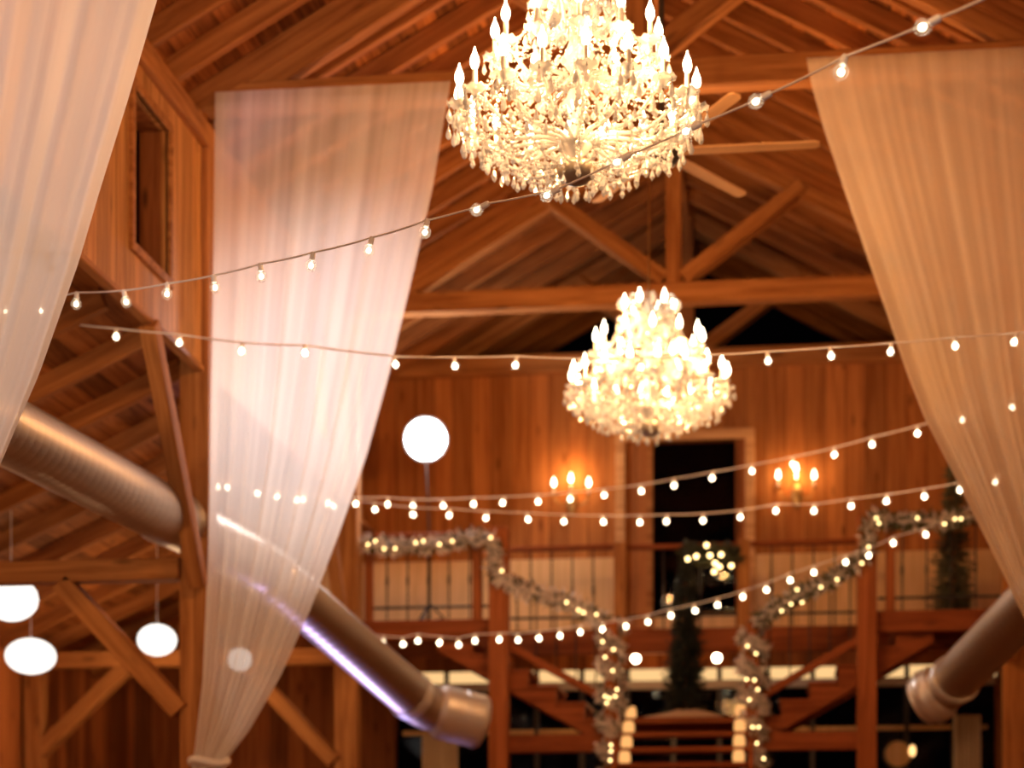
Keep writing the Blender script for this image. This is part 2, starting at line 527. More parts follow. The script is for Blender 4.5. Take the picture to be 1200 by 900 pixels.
box('door_stile', (DX1-0.17, YB+0.0, ZB), (DX1-c1/2, YB+0.09, DZ1), M_low, door)
box('kick_panel', (xs+0.03, YB+0.04, ZB), (DX1-0.17, YB+0.08, ZB+0.34), M_panel, door)
box('pane', (xs+0.03, YB+0.05, ZB+0.34), (DX1-0.17, YB+0.06, DZ1), M_pane, door, 0)

for n_, x0, x1 in ((11, XL-0.49, DX0-c1/2-0.002), (12, DX1+c1/2+0.002, XR+0.49)):
    t_ = box('trim_%d' % n_, (x0, YB-0.03, ZB), (x1, YB-0.001, 5.72), M_panel, None, 0.004); structure(t_, 'pale plywood wainscot behind the loft rail')
# loft floor (walkway, two side wings) ------------------------------------------
YI, YO = 22.6, 21.65       # inner rail line, outer front line
PXL, PXR = P(587,700,YO).x, P(1015,700,YO).x
bm = bmesh.new()
add_box(bm, (XL-0.5,YI,ZB-0.08), (XR+0.5,YB,ZB))
add_box(bm, (XL-0.5,YO,ZB-0.08), (PXL-0.62,YI,ZB)); add_box(bm, (PXR+0.62,YO,ZB-0.08), (XR+0.5,YI,ZB))
structure(obj('floor_loft', bm, M_red), 'loft floor walkway')
for nm_, x0, x1 in (('wall_loft_left', XL-0.56, XL-0.5), ('wall_loft_right', XR+0.5, XR+0.56)):
    bm = bmesh.new(); add_box(bm, (x0,21.55,ZB-0.05), (x1,YB+T,7.75)); structure(obj(nm_, bm, M_side), 'board side wall of the loft')
def sbeam(name, p0, p1, w, h, mat, label=None):
    return structure(beam(name, p0, p1, w, h, mat), label)
sbeam('trim_6', (XL,YI-0.03,ZB-0.135), (XR,YI-0.03,ZB-0.135), 0.12, 0.27, M_red, 'dark red edge beam under the loft walkway')
sbeam('trim_7', (XL,YO-0.05,ZB-0.10), (PXL,YO-0.05,ZB-0.10), 0.12, 0.21, M_red, 'edge beam under the loft wing beside the flash stand')
sbeam('trim_8', (PXR,YO-0.05,ZB-0.10), (XR,YO-0.05,ZB-0.10), 0.12, 0.22, M_red, 'edge beam under the loft wing with the fir tree')

# lower back wall under the loft: lit transom, header, dark glazed fronts ----------
YG = 25.0
zt0, zt1 = P(760,798,YG).z, P(760,784,YG).z
bm = bmesh.new()
add_box(bm, (XL-0.3,YG,zt1), (XR+0.3,YG+0.12,5.2))
structure(obj('wall_under_loft', bm, M_low))
e = thing('window_2', None, None, (XC, YG, 0), kind='structure'); e['label'] = 'dark glazed front under the loft with a lit transom strip'
box('header', (XL-0.3,YG-0.03,zt0-0.1), (XR+0.3,YG+0.1,zt0), M_grey, e)
x = XL-0.2
k = 0
while x < XR+0.2:
    box('transom_pane', (x+0.02, YG+0.03, zt0), (x+0.52, YG+0.05, zt1), M_litwin, e, 0)
    box('mullion', (x+0.52, YG-0.01, 0), (x+0.58, YG+0.09, zt1), M_dark, e)
    box('pane', (x-0.02, YG+0.05, 0), (x+0.52, YG+0.06, zt0-0.1), M_pane, e, 0)
    x += 0.56; k += 1
for za in (3.0, 3.75):
    box('glazing_bar', (XL-0.2,YG-0.005,za), (XR+0.2,YG+0.06,za+0.05), M_red if za < 3.5 else M_panel, e)

# ================================================================ TIMBER FRAME
def truss(y, label, tie_only=False):
    e = thing('roof_truss', label, 'truss', (XC, y, ZT0), kind='structure')
    tw = 0.2
    beam('tie_beam', (XL-0.05,y,(ZT0+ZT1)/2), (XR+0.05,y,(ZT0+ZT1)/2), tw, ZT1-ZT0, M_beam, e)
    if tie_only: return e
    beam('king_post', (XC,y,ZT1), (XC,y,roof_z(XC)+0.1), 0.16, 0.2, M_beam, e, up=(0,1,0))
    for s in (-1, 1):
        beam('strut', (XC+s*0.10,y,ZT1+0.05), (XC+s*1.33,y,roof_z(XC+1.33)-0.02), 0.15, 0.24, M_beam, e, up=(0,1,0))
        beam('principal_rafter', (XC+s*0.05,y,roof_z(XC)-0.06), (XC+s*3.2,y,roof_z(XC+3.2)-0.06), 0.15, 0.2, M_beam, e)
    return e
truss(TR[0], 'timber roof truss nearest overhead, carrying the drape at the frame edge', True)
truss(TR[1], 'timber roof truss with its tie beam behind the two drape tops')
truss(TR[2], 'timber king post truss just behind the far chandelier')
truss(YB+0.35, 'dim timber truss over the loft back wall, against black night')

def post(name, x, y, z0, z1, w, d, mat, label, cat='post'):
    o = beam(name, (x,y,z0), (x,y,z1), w, d, mat, up=(0,1,0))
    return tag(structure(o), label, cat)
for y, nm in ((TR[0],'nearest, behind the drape at the frame edge'), (TR[1],'where the sheer drape is tied'), (TR[2],'beside the loft wing with the flash stand')):
    post('timber_post', XL-0.12, y, 0, ZW1, 0.24, 0.24, M_beam, 'timber aisle post ' + nm)
for y, nm in ((TR[1],'hidden behind the orange lit drape'), (TR[2],'beside the galvanised duct under the fir tree wing')):
    post('timber_post', XR+0.12, y, 0, ZW1, 0.24, 0.24, M_beam, 'timber aisle post ' + nm)
# long braces from post to clerestory sill
for y in (TR[1], TR[2]):
    for s, xp in ((-1, XL-0.065), (1, XR+0.065)):
        o = beam('knee_brace', (xp, y-0.18, 4.15), (xp, y-1.45, 5.84), 0.12, 0.15, M_beam)
        tag(structure(o), 'knee brace from aisle post to clerestory wall', 'brace')
# aisle bents: cross beam, outer post, knee brace
for y in (TR[1]-0.06, TR[2]-0.06):
    for s, xp, xo in ((-1, XL-0.24, XA), (1, XR+0.24, XB)):
        o = beam('aisle_beam', (xp, y, 4.285), (xo, y, 4.285), 0.2, 0.17, M_beam); tag(structure(o), 'cross beam spanning the side aisle', 'beam')
        o = beam('aisle_post', (xo-s*0.14, y, 0), (xo-s*0.14, y, 4.2), 0.2, 0.2, M_beam, up=(0,1,0)); tag(structure(o), 'outer timber post of the side aisle', 'post')
        o = beam('aisle_brace', (xp-s*0.0, y, 3.16), (xp+s*0.98, y, 4.2), 0.16, 0.2, M_beam, up=(0,1,0)); tag(structure(o), 'knee brace under the aisle cross beam', 'brace')
        o = beam('aisle_brace', (xo-s*0.2, y, 3.3), (xo-s*1.15, y, 4.2), 0.16, 0.17, M_beam, up=(0,1,0)); tag(structure(o), 'knee brace on the outer aisle post', 'brace')

# ================================================================ DRAPES
def interp(tab, y):
    if y <= tab[0][1]: return tab[0][0]
    for (x0,y0),(x1,y1) in zip(tab, tab[1:]):
        if y0 <= y <= y1:
            t = (y-y0)/(y1-y0)
            return x0+(x1-x0)*t
    return tab[-1][0]

def drape(label, Y, topL, topR, left, right, mat, seed, tail, knot_side, nu=220, nv=90, amp0=0.008, amp1=0.05):
    """sheer panel: hung flat along a tie beam, its edges swept to a gather, then a loose tail"""
    rnd = random.Random(seed)
    waves = [(f, rnd.uniform(0, 6.28), k) for f, k in ((3,1.0),(5,1.0),(8,0.8),(13,0.4),(21,0.16))]
    ya, yb = (topL[1]+topR[1])/2, left[-1][1]
    rows = []
    for j in range(nv+1):
        v = j/nv
        yl = topL[1] + (yb-topL[1])*v; yr = topR[1] + (yb-topR[1])*v
        a = P(interp(left, yl), yl, Y); b2 = P(interp(right, yr), yr, Y)
        amp = amp0 + (amp1-amp0)*v**1.2
        if j == 0: amp *= 0.3
        row = []
        for i in range(nu+1):
            u = i/nu
            p = a.lerp(b2, u)
            w = sum(k*math.sin(2*PI*f*u + ph + 1.3*v*math.sin(ph)) for f, ph, k in waves)/2.4
            p.y += amp*w
            p.x += amp*0.2*sum(k*math.cos(2*PI*f*u+ph) for f, ph, k in waves)/2.4*min(1, v*2)
            row.append((p, u, v))
        rows.append(row)
    # tail below the gather
    base = rows[-1]
    c = sum((q[0] for q in base), Vector())/len(base)
    for k in range(1, 13):
        t = k/12
        row = []
        for p, u, v in base:
            q = c + (p-c)*(1+0.9*t**0.7)
            q.z = c.z - tail*t
            row.append((q, u, 1+t*0.3))
        rows.append(row)
    bm = bmesh.new(); uvl = bm.loops.layers.uv.new('uv')
    grid = [[bm.verts.new(p) for p, u, v in row] for row in rows]
    for j in range(len(rows)-1):
        for i in range(nu):
            f = bm.faces.new((grid[j][i], grid[j+1][i], grid[j+1][i+1], grid[j][i+1]))
            for lp, (jj, ii) in zip(f.loops, ((j,i),(j+1,i),(j+1,i+1),(j,i+1))):
                lp[uvl].uv = (rows[jj][ii][1], rows[jj][ii][2])
    top = (rows[0][0][0]+rows[0][-1][0])/2
    e = thing('sheer_drape', label, 'drape', top)
    bm.transform(Matrix.Translation(-top))
    obj('drape_panel', bm, mat, e, smooth=True)
    bm = bmesh.new()
    w = max(abs((q[0]-c).x) for q in base)
    ring = [c + Vector(((w+0.02)*math.cos(a), 0.09*math.sin(a), 0.02*math.sin(2*a))) - top for a in [2*PI*i/20 for i in range(21)]]
    add_tube(bm, ring, 0.03, 8)
    obj('tieback', bm, M_linen_w, e, smooth=True)
    return e
M_linen_w = simple('white_tieback_cloth', (0.85,0.8,0.76), 0.9)
M_sheer = sheer('white_voile', (0.92,0.89,0.87), 0.28, 0.44, 16)

LEFT2 = [(252,108),(250,300),(247,500),(244,650),(238,800),(228,893)]
RIGHT2 = [(528,95),(507,220),(482,330),(456,440),(430,535),(400,620),(366,710),(330,790),(292,855),(262,893)]
drape('white sheer drape lit by the flash, tied back to the aisle post', TR[1]-0.2, (252,108), (528,95), LEFT2, RIGHT2, M_sheer, 3, 1.6, -1)
LEFT1 = [(-190,-372),(-190,300),(-180,600),(-150,795)]
RIGHT1 = [(290,-372),(236,-170),(186,0),(152,118),(119,225),(94,310),(48,440),(5,540),(-50,660),(-110,795)]
M_sheer1 = sheer('near_white_voile', (0.92,0.89,0.87), 0.14, 0.28, 14)
drape('pale sheer drape nearest the camera, cut by the frame edge', TR[0]-0.2, (-190,-372), (290,-372), LEFT1, RIGHT1, M_sheer1, 5, 1.6, -1)
LEFT3 = [(945,68),(951,100),(965,150),(990,225),(1016,300),(1042,375),(1064,440),(1084,490),(1110,540),(1140,600),(1170,660),(1200,722),(1228,800),(1240,868)]
RIGHT3 = [(1254,52),(1256,500),(1262,700),(1276,868)]
M_sheer3 = sheer('lamplight_tinted_voile', (0.94,0.81,0.64), 0.20, 0.34, 16)  # same white cloth, with the warm lamplight tinted into its colour
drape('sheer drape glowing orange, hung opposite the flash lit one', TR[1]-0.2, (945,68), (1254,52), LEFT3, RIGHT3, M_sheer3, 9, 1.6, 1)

# ================================================================ DUCTS
def resample(pts, rad, step=0.06):
    """polyline with rounded corners"""
    pts = [Vector(p) for p in pts]
    out = [pts[0]]
    for i in range(1, len(pts)-1):
        a, b2, c = pts[i-1], pts[i], pts[i+1]
        d0, d1 = (a-b2).normalized(), (c-b2).normalized()
        s0, s1 = b2+d0*rad, b2+d1*rad
        for k in range(7):
            t = k/6
            out.append(s0.lerp(b2, t).lerp(b2.lerp(s1, t), t))
    out.append(pts[-1])
    return out

def duct(label, pts, r, joint):
    path = resample(pts, 0.20)
    path[-1] = path[-1]
    e = thing('air_duct', label, 'duct', path[0])
    org = Vector(path[0])
    bm = bmesh.new(); uvl = bm.loops.layers.uv.new('uv')
    seg = 36
    dense = [path[0]]; 
    rings = []; vlen = []
    prev = None; acc = 0
    for i, p in enumerate(path):
        if i == 0: t = path[1]-path[0]
        elif i == len(path)-1: t = path[-1]-path[-2]
        else: t = (path[i+1]-p).normalized()+(p-path[i-1]).normalized()
        t.normalize()
        if prev is None: n = Vector((0,0,1)); n = (n - t*n.dot(t)).normalized()
        else: n = (prev - t*prev.dot(t)).normalized()
        prev = n; b2 = t.cross(n)
        if i: acc += (p-path[i-1]).length
        vlen.append(acc)
        rings.append([bm.verts.new(p-org+(n*math.cos(2*PI*k/seg)+b2*math.sin(2*PI*k/seg))*r) for k in range(seg)])
    for j in range(len(rings)-1):
        for k in range(seg):
            kk = (k+1) % seg
            f = bm.faces.new((rings[j][k], rings[j][kk], rings[j+1][kk], rings[j+1][k]))
            f.smooth = True
            for lp, (jj, uu) in zip(f.loops, ((j,k/seg),(j,(k+1)/seg),(j+1,(k+1)/seg),(j+1,k/seg))):
                lp[uvl].uv = (uu, vlen[jj])
    obj('duct_tube', bm, M_duct, e)
    def collar(c, t, ww=0.05):
        t = t.normalized()
        M = frame_m(c, c+t, up=(0,0,1)) @ Matrix.Rotation(PI/2, 4, 'Y')
        M.translation = c-org
        b3 = bmesh.new()
        add_lathe(b3, [(r, -ww), (r+0.014, -ww), (r+0.014, -ww*0.4), (r+0.022, 0), (r+0.014, ww*0.4), (r+0.014, ww), (r, ww)], 36, M)
        obj('collar', b3, M_ductcap, e, smooth=False)
    for i in range(1, len(pts)-1):
        a, b2, c = Vector(pts[i-1]), Vector(pts[i]), Vector(pts[i+1])
        collar(b2+(a-b2).normalized()*0.25, a-b2); collar(b2+(c-b2).normalized()*0.25, c-b2)
    if joint is not None:
        collar(joint, pts[1]-pts[0], 0.03); collar(joint+(pts[1]-pts[0]).normalized()*0.12, pts[1]-pts[0], 0.03)
    # outlet drum and its shallow domed end cap
    d = (path[-1]-path[-2]).normalized()
    M = frame_m(path[-1], path[-1]+d, up=(0,0,1)) @ Matrix.Rotation(PI/2, 4, 'Y')
    M.translation = path[-1]-org
    L_ = min(0.42, (path[-1]-path[-2]).length+0.12)
    b3 = bmesh.new()
    add_lathe(b3, [(r,-L_-0.06),(r+0.045,-L_),(r+0.045,-L_*0.5),(r+0.05,-L_*0.5+0.01),(r+0.045,-L_*0.5+0.02),(r+0.045,-0.04)], 36, M)
    obj('outlet_drum', b3, M_ductcap, e, smooth=False)
    r = r+0.04
    d = (path[-1]-path[-2]).normalized()
    M = frame_m(path[-1], path[-1]+d, up=(0,0,1)) @ Matrix.Rotation(PI/2, 4, 'Y')
    M.translation = path[-1]-org
    b3 = bmesh.new()
    add_lathe(b3, [(r+0.012,-0.05),(r+0.012,0.0),(r*0.96,0.03),(r*0.7,0.055),(r*0.3,0.07),(0,0.074)], 36, M)
    obj('end_cap', b3, M_ductcap, e, smooth=True)
    return e
DA, D0 = P(30,517,13.3), P(190,602,16.2)
DS = DA + (DA-D0)*1.5
DM = P(300,659,17.6)
D1, D2 = P(497,829,20.0), P(562,846,20.25)
RD_ = 0.225
duct('galvanised round duct dropping behind the flash lit drape', [DS, DM, D1, D2], RD_, D0)
E0, E1, E2 = P(1250,663,17.2), P(1110,806,20.0), P(1088,818,20.1)
ES = Vector((E0.x+0.5, 8.5, E0.z+0.05))
duct('bronze lit round duct ending by the orange drape foot', [ES, E0, E1, E2], RD_, None)

# ================================================================ CHANDELIERS
def teardrop(r, L):
    bm = bmesh.new()
    add_lathe(bm, [(0,-L),(r*0.7,-L*0.9),(r,-L*0.74),(r*0.8,-L*0.55),(r*0.35,-L*0.32),(0.003,-L*0.2),(0,-L*0.19)], 8)
    add_octa(bm, (0,0,-L*0.1), r*0.45)
    add_octa(bm, (0,0,0.004), r*0.32)
    return bm

def build_chandelier(loc, label):
    """loc = height of the outer ring's candle cups, on the chandelier's axis"""
    root = thing('chandelier', label, 'chandelier', loc)
    rnd = random.Random(11)
    # central column of turned glass
    bm = bmesh.new()
    add_lathe(bm, [(0,-0.36),(0.05,-0.34),(0.03,-0.3),(0.03,-0.24),(0.09,-0.18),(0.05,-0.1),(0.035,-0.02),(0.075,0.06),(0.04,0.14),(0.03,0.22),(0.085,0.30),(0.045,0.40),(0.03,0.48),(0.06,0.55),(0.03,0.63),(0.05,0.70),(0.02,0.78),(0.0,0.80)], 14)
    obj('column', bm, M_glassarm, root, smooth=True)
    bm = bmesh.new()
    add_lathe(bm, [(0,-0.40),(0.05,-0.385),(0.10,-0.35),(0.115,-0.30),(0.09,-0.27),(0.04,-0.25),(0,-0.25)], 16)
    obj('bottom_bowl', bm, M_bowl, root, smooth=True)
    # hanging chain
    top = roof_z(XC)-loc[2]
    bm = bmesh.new(); add_tube(bm, [(0,0,0.8),(0,0,top)], 0.009, 6)
    obj('chain', bm, M_brass, root)
    # crown of scrolls
    bm = bmesh.new(); 
    for k in range(8):
        a = 2*PI*k/8+0.2
        pts = []
        for q in range(15):
            t = q/14
            if t < 0.55:
                r_ = 0.05+0.17*(t/0.55); z = 0.62+0.16*math.sin(t/0.55*PI/2)
            else:
                w = (t-0.55)/0.45*PI*1.35
                r_ = 0.22+0.045*math.sin(w); z = 0.735+0.045*math.cos(w)
            pts.append((r_*math.cos(a), r_*math.sin(a), z))
        add_tube(bm, pts, 0.013, 6)
    add_lathe(bm, [(0.03,0.60),(0.09,0.61),(0.10,0.63),(0.03,0.65)], 16)
    obj('crown', bm, M_glassarm, root, smooth=True)
    # arms
    rings = [(18, 0.665, 0.0, 0.0), (12, 0.455, 0.315, 0.13), (6, 0.21, 0.60, 0.2)]
    shared = {}
    tips = []
    for ri, (n, R, z, ph) in enumerate(rings):
        bm = bmesh.new()
        pts = []
        z0 = z-0.17
        for q in range(17):
            t = q/16
            r_ = 0.04+(R-0.04)*t
            zz = z0 + 0.075*math.sin(t*PI*0.9) - 0.16*math.sin(PI*t)**2*(t) + 0.13*t**3 + 0.0
            pts.append((r_, 0, zz))
        pts[-1] = (R, 0, z-0.035)
        add_tube(bm, pts, [0.014-0.004*i/16 for i in range(17)], 6)
        me = bpy.data.meshes.new('chandelier_arm'); bm.to_mesh(me); bm.free()
        me.materials.append(M_glassarm)
        for p in me.polygons: p.use_smooth = True
        shared[ri] = me
        # scalloped dish
        bm = bmesh.new(); seg = 16
        prof = [(0.012,-0.04),(0.02,-0.02),(0.04,-0.008),(0.066,0.006),(0.07,0.012),(0.04,0.002),(0.014,0.0)]
        add_lathe(bm, prof, seg)
        for v in bm.verts:
            rr = math.hypot(v.co.x, v.co.y)
            if rr > 0.05:
                v.co.z += 0.008*math.cos(8*math.atan2(v.co.y, v.co.x))
        if 'dish' not in shared:
            me = bpy.data.meshes.new('bobeche'); bm.to_mesh(me); me.materials.append(M_crystal); shared['dish'] = me
            for p in me.polygons: p.use_smooth = True
        bm.free()
        if 'candle' not in shared:
            bm = bmesh.new(); add_lathe(bm, [(0,0),(0.016,0),(0.0145,0.012),(0.0135,0.105),(0.010,0.11),(0,0.11)], 10)
            me = bpy.data.meshes.new('candle_sleeve'); bm.to_mesh(me); bm.free(); me.materials.append(M_candle); shared['candle'] = me
            bm = bmesh.new(); add_lathe(bm, [(0,0.108),(0.012,0.11),(0.021,0.125),(0.0255,0.145),(0.023,0.17),(0.014,0.192),(0.0065,0.21),(0.004,0.225),(0,0.232)], 10)
            me = bpy.data.meshes.new('flame_bulb'); bm.to_mesh(me); bm.free(); me.materials.append(M_flame); shared['bulb'] = me
            for p in me.polygons: p.use_smooth = True
        for k in range(n):
            a = 2*PI*k/n+ph
            arm = link('chandelier_arm', shared[ri], None, root); arm.rotation_euler = (0,0,a)
            tip = Vector((R, 0, z))
            for nm, key in (('bobeche','dish'),('candle_sleeve','candle'),('flame_bulb','bulb')):
                o = link(nm, shared[key], None, arm); o.location = tip
            tips.append((ri, a, R, z))
    # pendant teardrops under the outer dishes (parts), the rest of the crystal as one dressed mass
    bm = teardrop(0.017, 0.085)
    md = bpy.data.meshes.new('crystal_drop'); bm.to_mesh(md); bm.free(); md.materials.append(M_crystal)
    for ri, a, R, z in tips:
        if ri == 0:
            for k in range(5):
                b_ = 2*PI*k/5+a
                c = Vector((R*math.cos(a)+0.058*math.cos(b_), R*math.sin(a)+0.058*math.sin(b_), z-0.01-(0.05 if k % 2 else 0.0)))
                d = link('crystal_drop', md, None, root); d.location = c
                d.scale = (1,1,1+0.3*rnd.random())
    bm = bmesh.new()
    def strand(a, b2, sag, step=0.024, r=0.0105):
        L_ = (Vector(a)-Vector(b2)).length*1.15
        n = max(3, int(L_/step))
        for p in catenary(a, b2, sag, n): add_octa(bm, p, r*rnd.uniform(0.8,1.15))
    def pol(r_, a, z): return (r_*math.cos(a), r_*math.sin(a), z)
    ringt = {ri: [t for t in tips if t[0] == ri] for ri in range(3)}
    for ri in range(3):
        ts = ringt[ri]
        for k, (q, a, R, z) in enumerate(ts):
            a2 = ts[(k+1) % len(ts)][1]
            if a2 < a: a2 += 2*PI
            strand(pol(R, a, z-0.01), pol(R, a2, z-0.01), 0.09 if ri < 2 else 0.06)
            strand(pol(R*0.8, a, z-0.12), pol(R*0.8, a2, z-0.12), 0.08)
            if ri == 0:
                strand(pol(R-0.03, a, z-0.05), pol(0.12, a, -0.30), 0.10)
                strand(pol(R*0.55, a+0.1, z-0.12), pol(R*0.55, a2+0.1, z-0.12), 0.07)
            strand(pol(R, a, z+0.0), pol(0.05 if ri else 0.07, a+0.15, z+0.24), 0.10 if ri < 2 else 0.05)
    # strands from crown down to the tiers
    for k in range(12):
        a = 2*PI*k/12+0.13
        strand(pol(0.2, a, 0.70), pol(0.455, a, 0.31), 0.10)
    for k in range(18):
        a = 2*PI*k/18
        strand(pol(0.44, a, 0.30), pol(0.665, a, 0.0), 0.08)
    # lower drops: under inner tiers, under swags and round the basket
    def drop(c, r_, L_):
        M = Matrix.Translation(Vector(c))
        add_lathe(bm, [(0,-L_),(r_,-L_*0.75),(r_*0.4,-L_*0.35),(0,-L_*0.2)], 6, M)
        add_octa(bm, Vector(c)+Vector((0,0,-L_*0.08)), r_*0.5)
    for ri, a, R, z in tips:
        m = 5 if ri else 0
        for k in range(m):
            b_ = 2*PI*k/m+a
            drop((R*math.cos(a)+0.06*math.cos(b_), R*math.sin(a)+0.06*math.sin(b_), z-0.01), 0.015, 0.085)
    for R, z, n in ((0.62,-0.14,36),(0.52,-0.20,30),(0.40,-0.25,24),(0.27,-0.30,18),(0.16,-0.34,12)):
        for k in range(n):
            a = 2*PI*k/n + R
            c = pol(R*rnd.uniform(0.97,1.03), a, z+rnd.uniform(-0.03,0.03))
            drop(c, 0.0155, rnd.uniform(0.07,0.10))
            for q in range(3): add_octa(bm, (c[0], c[1], c[2]+0.02+0.022*q), 0.009)
    # prism clusters set along the arms
    for ri, a, R, z in tips:
        for q in range(5):
            t = 0.35+0.14*q
            add_octa(bm, pol(R*t, a, z-0.13+0.05*math.sin(t*6)+rnd.uniform(-0.02,0.05)), 0.02, 0.03)
    be = obj('crystal_beads', bm, M_crystal, root)
    be['kind'] = 'stuff'
    return root

ZCH = 6.02
ch1 = build_chandelier((XC, 11.35, ZCH), 'large crystal chandelier in sharp focus, its top cut by the frame')
def copy_tree(o, parent=None):
    c = o.copy(); C.objects.link(c)
    if parent is not None: c.parent = parent
    for k in list(o.children): copy_tree(k, c)
    return c
ch2 = copy_tree(ch1)
ch2.location = (XC, 17.48, ZCH)
ch2['label'] = 'whole blurred crystal chandelier hanging before the loft doorway'
ch1['group'] = ch2['group'] = 'crystal chandeliers along the ridge'

# ================================================================ CEILING FAN
fc = P(775,178,14.4)
fan = thing('ceiling_fan', 'large many bladed ceiling fan half hidden behind the near chandelier', 'fan', fc)
bm = bmesh.new(); add_lathe(bm, [(0,-0.10),(0.10,-0.09),(0.14,-0.03),(0.14,0.05),(0.08,0.12),(0.03,0.16),(0,0.16)], 20)
obj('fan_motor', bm, M_dark, fan, smooth=True)
bm = bmesh.new(); add_tube(bm, [(0,0,0.15),(0,0,roof_z(fc.x)-fc.z)], 0.02, 8); obj('down_rod', bm, M_dark, fan)
bm = bmesh.new()
for x0, x1, w0, w1 in ((0.13,1.10,0.05,0.045),):
    prof = [(x0,-w0),(x1-0.03,-w1),(x1,-w1*0.6),(x1,w1*0.6),(x1-0.03,w1),(x0,w0)]
    lo = [bm.verts.new((x,y,-0.006-y*0.15)) for x, y in prof]; hi = [bm.verts.new((x,y,0.006-y*0.15)) for x, y in prof]
    bm.faces.new(lo[::-1]); bm.faces.new(hi)
    for i in range(6):
        j = (i+1) % 6; bm.faces.new((lo[i], lo[j], hi[j], hi[i]))
bl = obj('fan_blade', bm, M_fan, fan)
for k in range(1, 6):
    c = bl.copy(); C.objects.link(c); c.parent = fan; c.rotation_euler = (0,0,k*PI/3)

# ================================================================ STRING LIGHTS
def bulb_meshes(scale, glow):
    bm = bmesh.new()
    add_lathe(bm, [(0,-0.098),(0.014,-0.095),(0.026,-0.082),(0.031,-0.066),(0.028,-0.05),(0.019,-0.038),(0.013,-0.03)], 12)
    g = bpy.data.meshes.new('bulb'); bm.transform(Matrix.Scale(scale,4)); bm.to_mesh(g); bm.free(); g.materials.append(M_bulbglass)
    for p in g.polygons: p.use_smooth = True
    bm = bmesh.new()
    add_lathe(bm, [(0,0.006),(0.011,0.004),(0.014,-0.006),(0.0145,-0.034),(0.012,-0.038),(0,-0.038)], 10)
    s = bpy.data.meshes.new('socket'); bm.transform(Matrix.Scale(scale,4)); bm.to_mesh(s); bm.free(); s.materials.append(M_white)
    bm = bmesh.new(); add_ball(bm, (0,0,-0.066), glow, 8, 6, 1.1)
    f = bpy.data.meshes.new('filament'); bm.transform(Matrix.Scale(scale,4)); bm.to_mesh(f); bm.free(); f.materials.append(M_fil)
    return g, s, f

def string_light(label, bulbs, Yf, ends, scale=1.0, r=0.006, tilt=0.25, hang=0.066, glow=0.0195, lying=()):
    """bulbs: pixel spots of the glowing centres; Yf(px): depth of the wire there"""
    g, s, f = bulb_meshes(scale, glow)
    pts = []
    spots = []
    for px, py in bulbs:
        p = P(px, py, Yf(px))
        if px in lying: p += Vector((0.06,-0.028,0.018))*scale     # bulb tipped over, resting along its wire
        else: p.z += hang*scale
        spots.append(p)
    pts = [P(*ends[0], Yf(ends[0][0]))] + spots + [P(*ends[1], Yf(ends[1][0]))]
    smooth_pts = []
    for i in range(len(pts)-1):
        a, b2 = pts[i], pts[i+1]
        m = max(1, int((b2-a).length/0.12))
        for q in range(m):
            t = q/m
            p = a.lerp(b2, t)
            p.z -= 0.004*4*t*(1-t)
            smooth_pts.append(p)
    smooth_pts.append(pts[-1])
    e = thing('string_light', label, 'string light', pts[0])
    org = pts[0]
    bm = bmesh.new(); add_tube(bm, [p-org for p in smooth_pts], r, 6)
    obj('wire', bm, M_cord, e, smooth=True)
    rnd = random.Random(len(bulbs))
    for (px, py), p in zip(bulbs, spots):
        b2 = link('bulb', g, None, e); b2.location = p-org
        b2.rotation_euler = (rnd.uniform(-tilt,tilt), rnd.uniform(-tilt,tilt), 0)
        if px in lying: b2.rotation_euler = (0, math.radians(74), math.radians(-25))
        for nm, me in (('socket', s), ('filament', f)):
            link(nm, me, None, b2)
    return e

lin = lambda x0, y0, x1, y1: (lambda px: y0+(y1-y0)*(px-x0)/(x1-x0))
S1 = [(8,365),(46,364),(90,356),(145,354),(196,346),(250,337),(305,324),(367,311),(436,294),(501,274),(558,246),(640,229),(722,190),(803,154),(885,119),(990,87),(1080,32)]
string_light('bulb string in sharpest focus, climbing across the near chandelier', S1, lin(0,11.9,1145,7.0), ((-40,352),(1165,-8)), 1.0, 0.005, glow=0.0125, lying=(558,640,722,803,885,1080))
S2 = [(65,387),(136,395),(211,402),(284,412),(357,415),(462,428),(532,429),(606,428),(680,431),(752,430),(826,427),(899,423),(973,418),(1045,413),(1119,406),(1191,401)]
string_light('nearly level bulb string crossing below the tie beam of the far truss', S2, lin(60,14.3,1200,13.6), ((40,375),(1240,385)), 0.95, 0.006)
def Yarc(px):
    u = (px-216)/(1200-216)
    return 16.15 + 4.6*math.sin(PI*max(0,min(1,u)))**0.6
S3 = [(241,569),(265,571),(302,578),(327,583),(355,586),(385,590),(418,591),(454,591),(484,593),(518,593),(555,591),(591,590),(629,588),(668,585),(707,581),(750,576),(790,569),(836,561),(880,553),(928,544),(978,533),(1022,521),(1075,508),(1129,493),(1184,478)]
string_light('upper bulb string over the loft wall, rising toward the orange drape', S3, Yarc, ((217,553),(1230,455)), 1.05, 0.006)
S4 = [(222,560),(257,572),(347,587),(390,593),(438,597),(483,603),(528,604),(571,607),(617,609),(661,611),(706,612),(750,612),(782,611),(824,610),(868,606),(911,599),(955,599),(998,593),(1040,588),(1082,582),(1125,575),(1168,566)]
string_light('lower bulb string over the loft wall, running just above the rail', S4, lambda px: Yarc(px)-0.22, ((216,556),(1215,548)), 1.05, 0.006)
S5 = [(450,753),(471,755),(490,751),(517,754),(537,756),(557,751),(586,750),(607,750),(632,748),(655,745),(680,741),(708,738),(732,734),(759,729),(785,722),(813,716),(841,709),(872,700),(897,692),(925,680),(954,671),(991,659),(1018,651),(1048,637),(1083,627)]
string_light('bulb string looping along the loft floor edge past the stair', S5, lambda px: 20.75, ((436,744),(1135,600)), 1.05, 0.005)

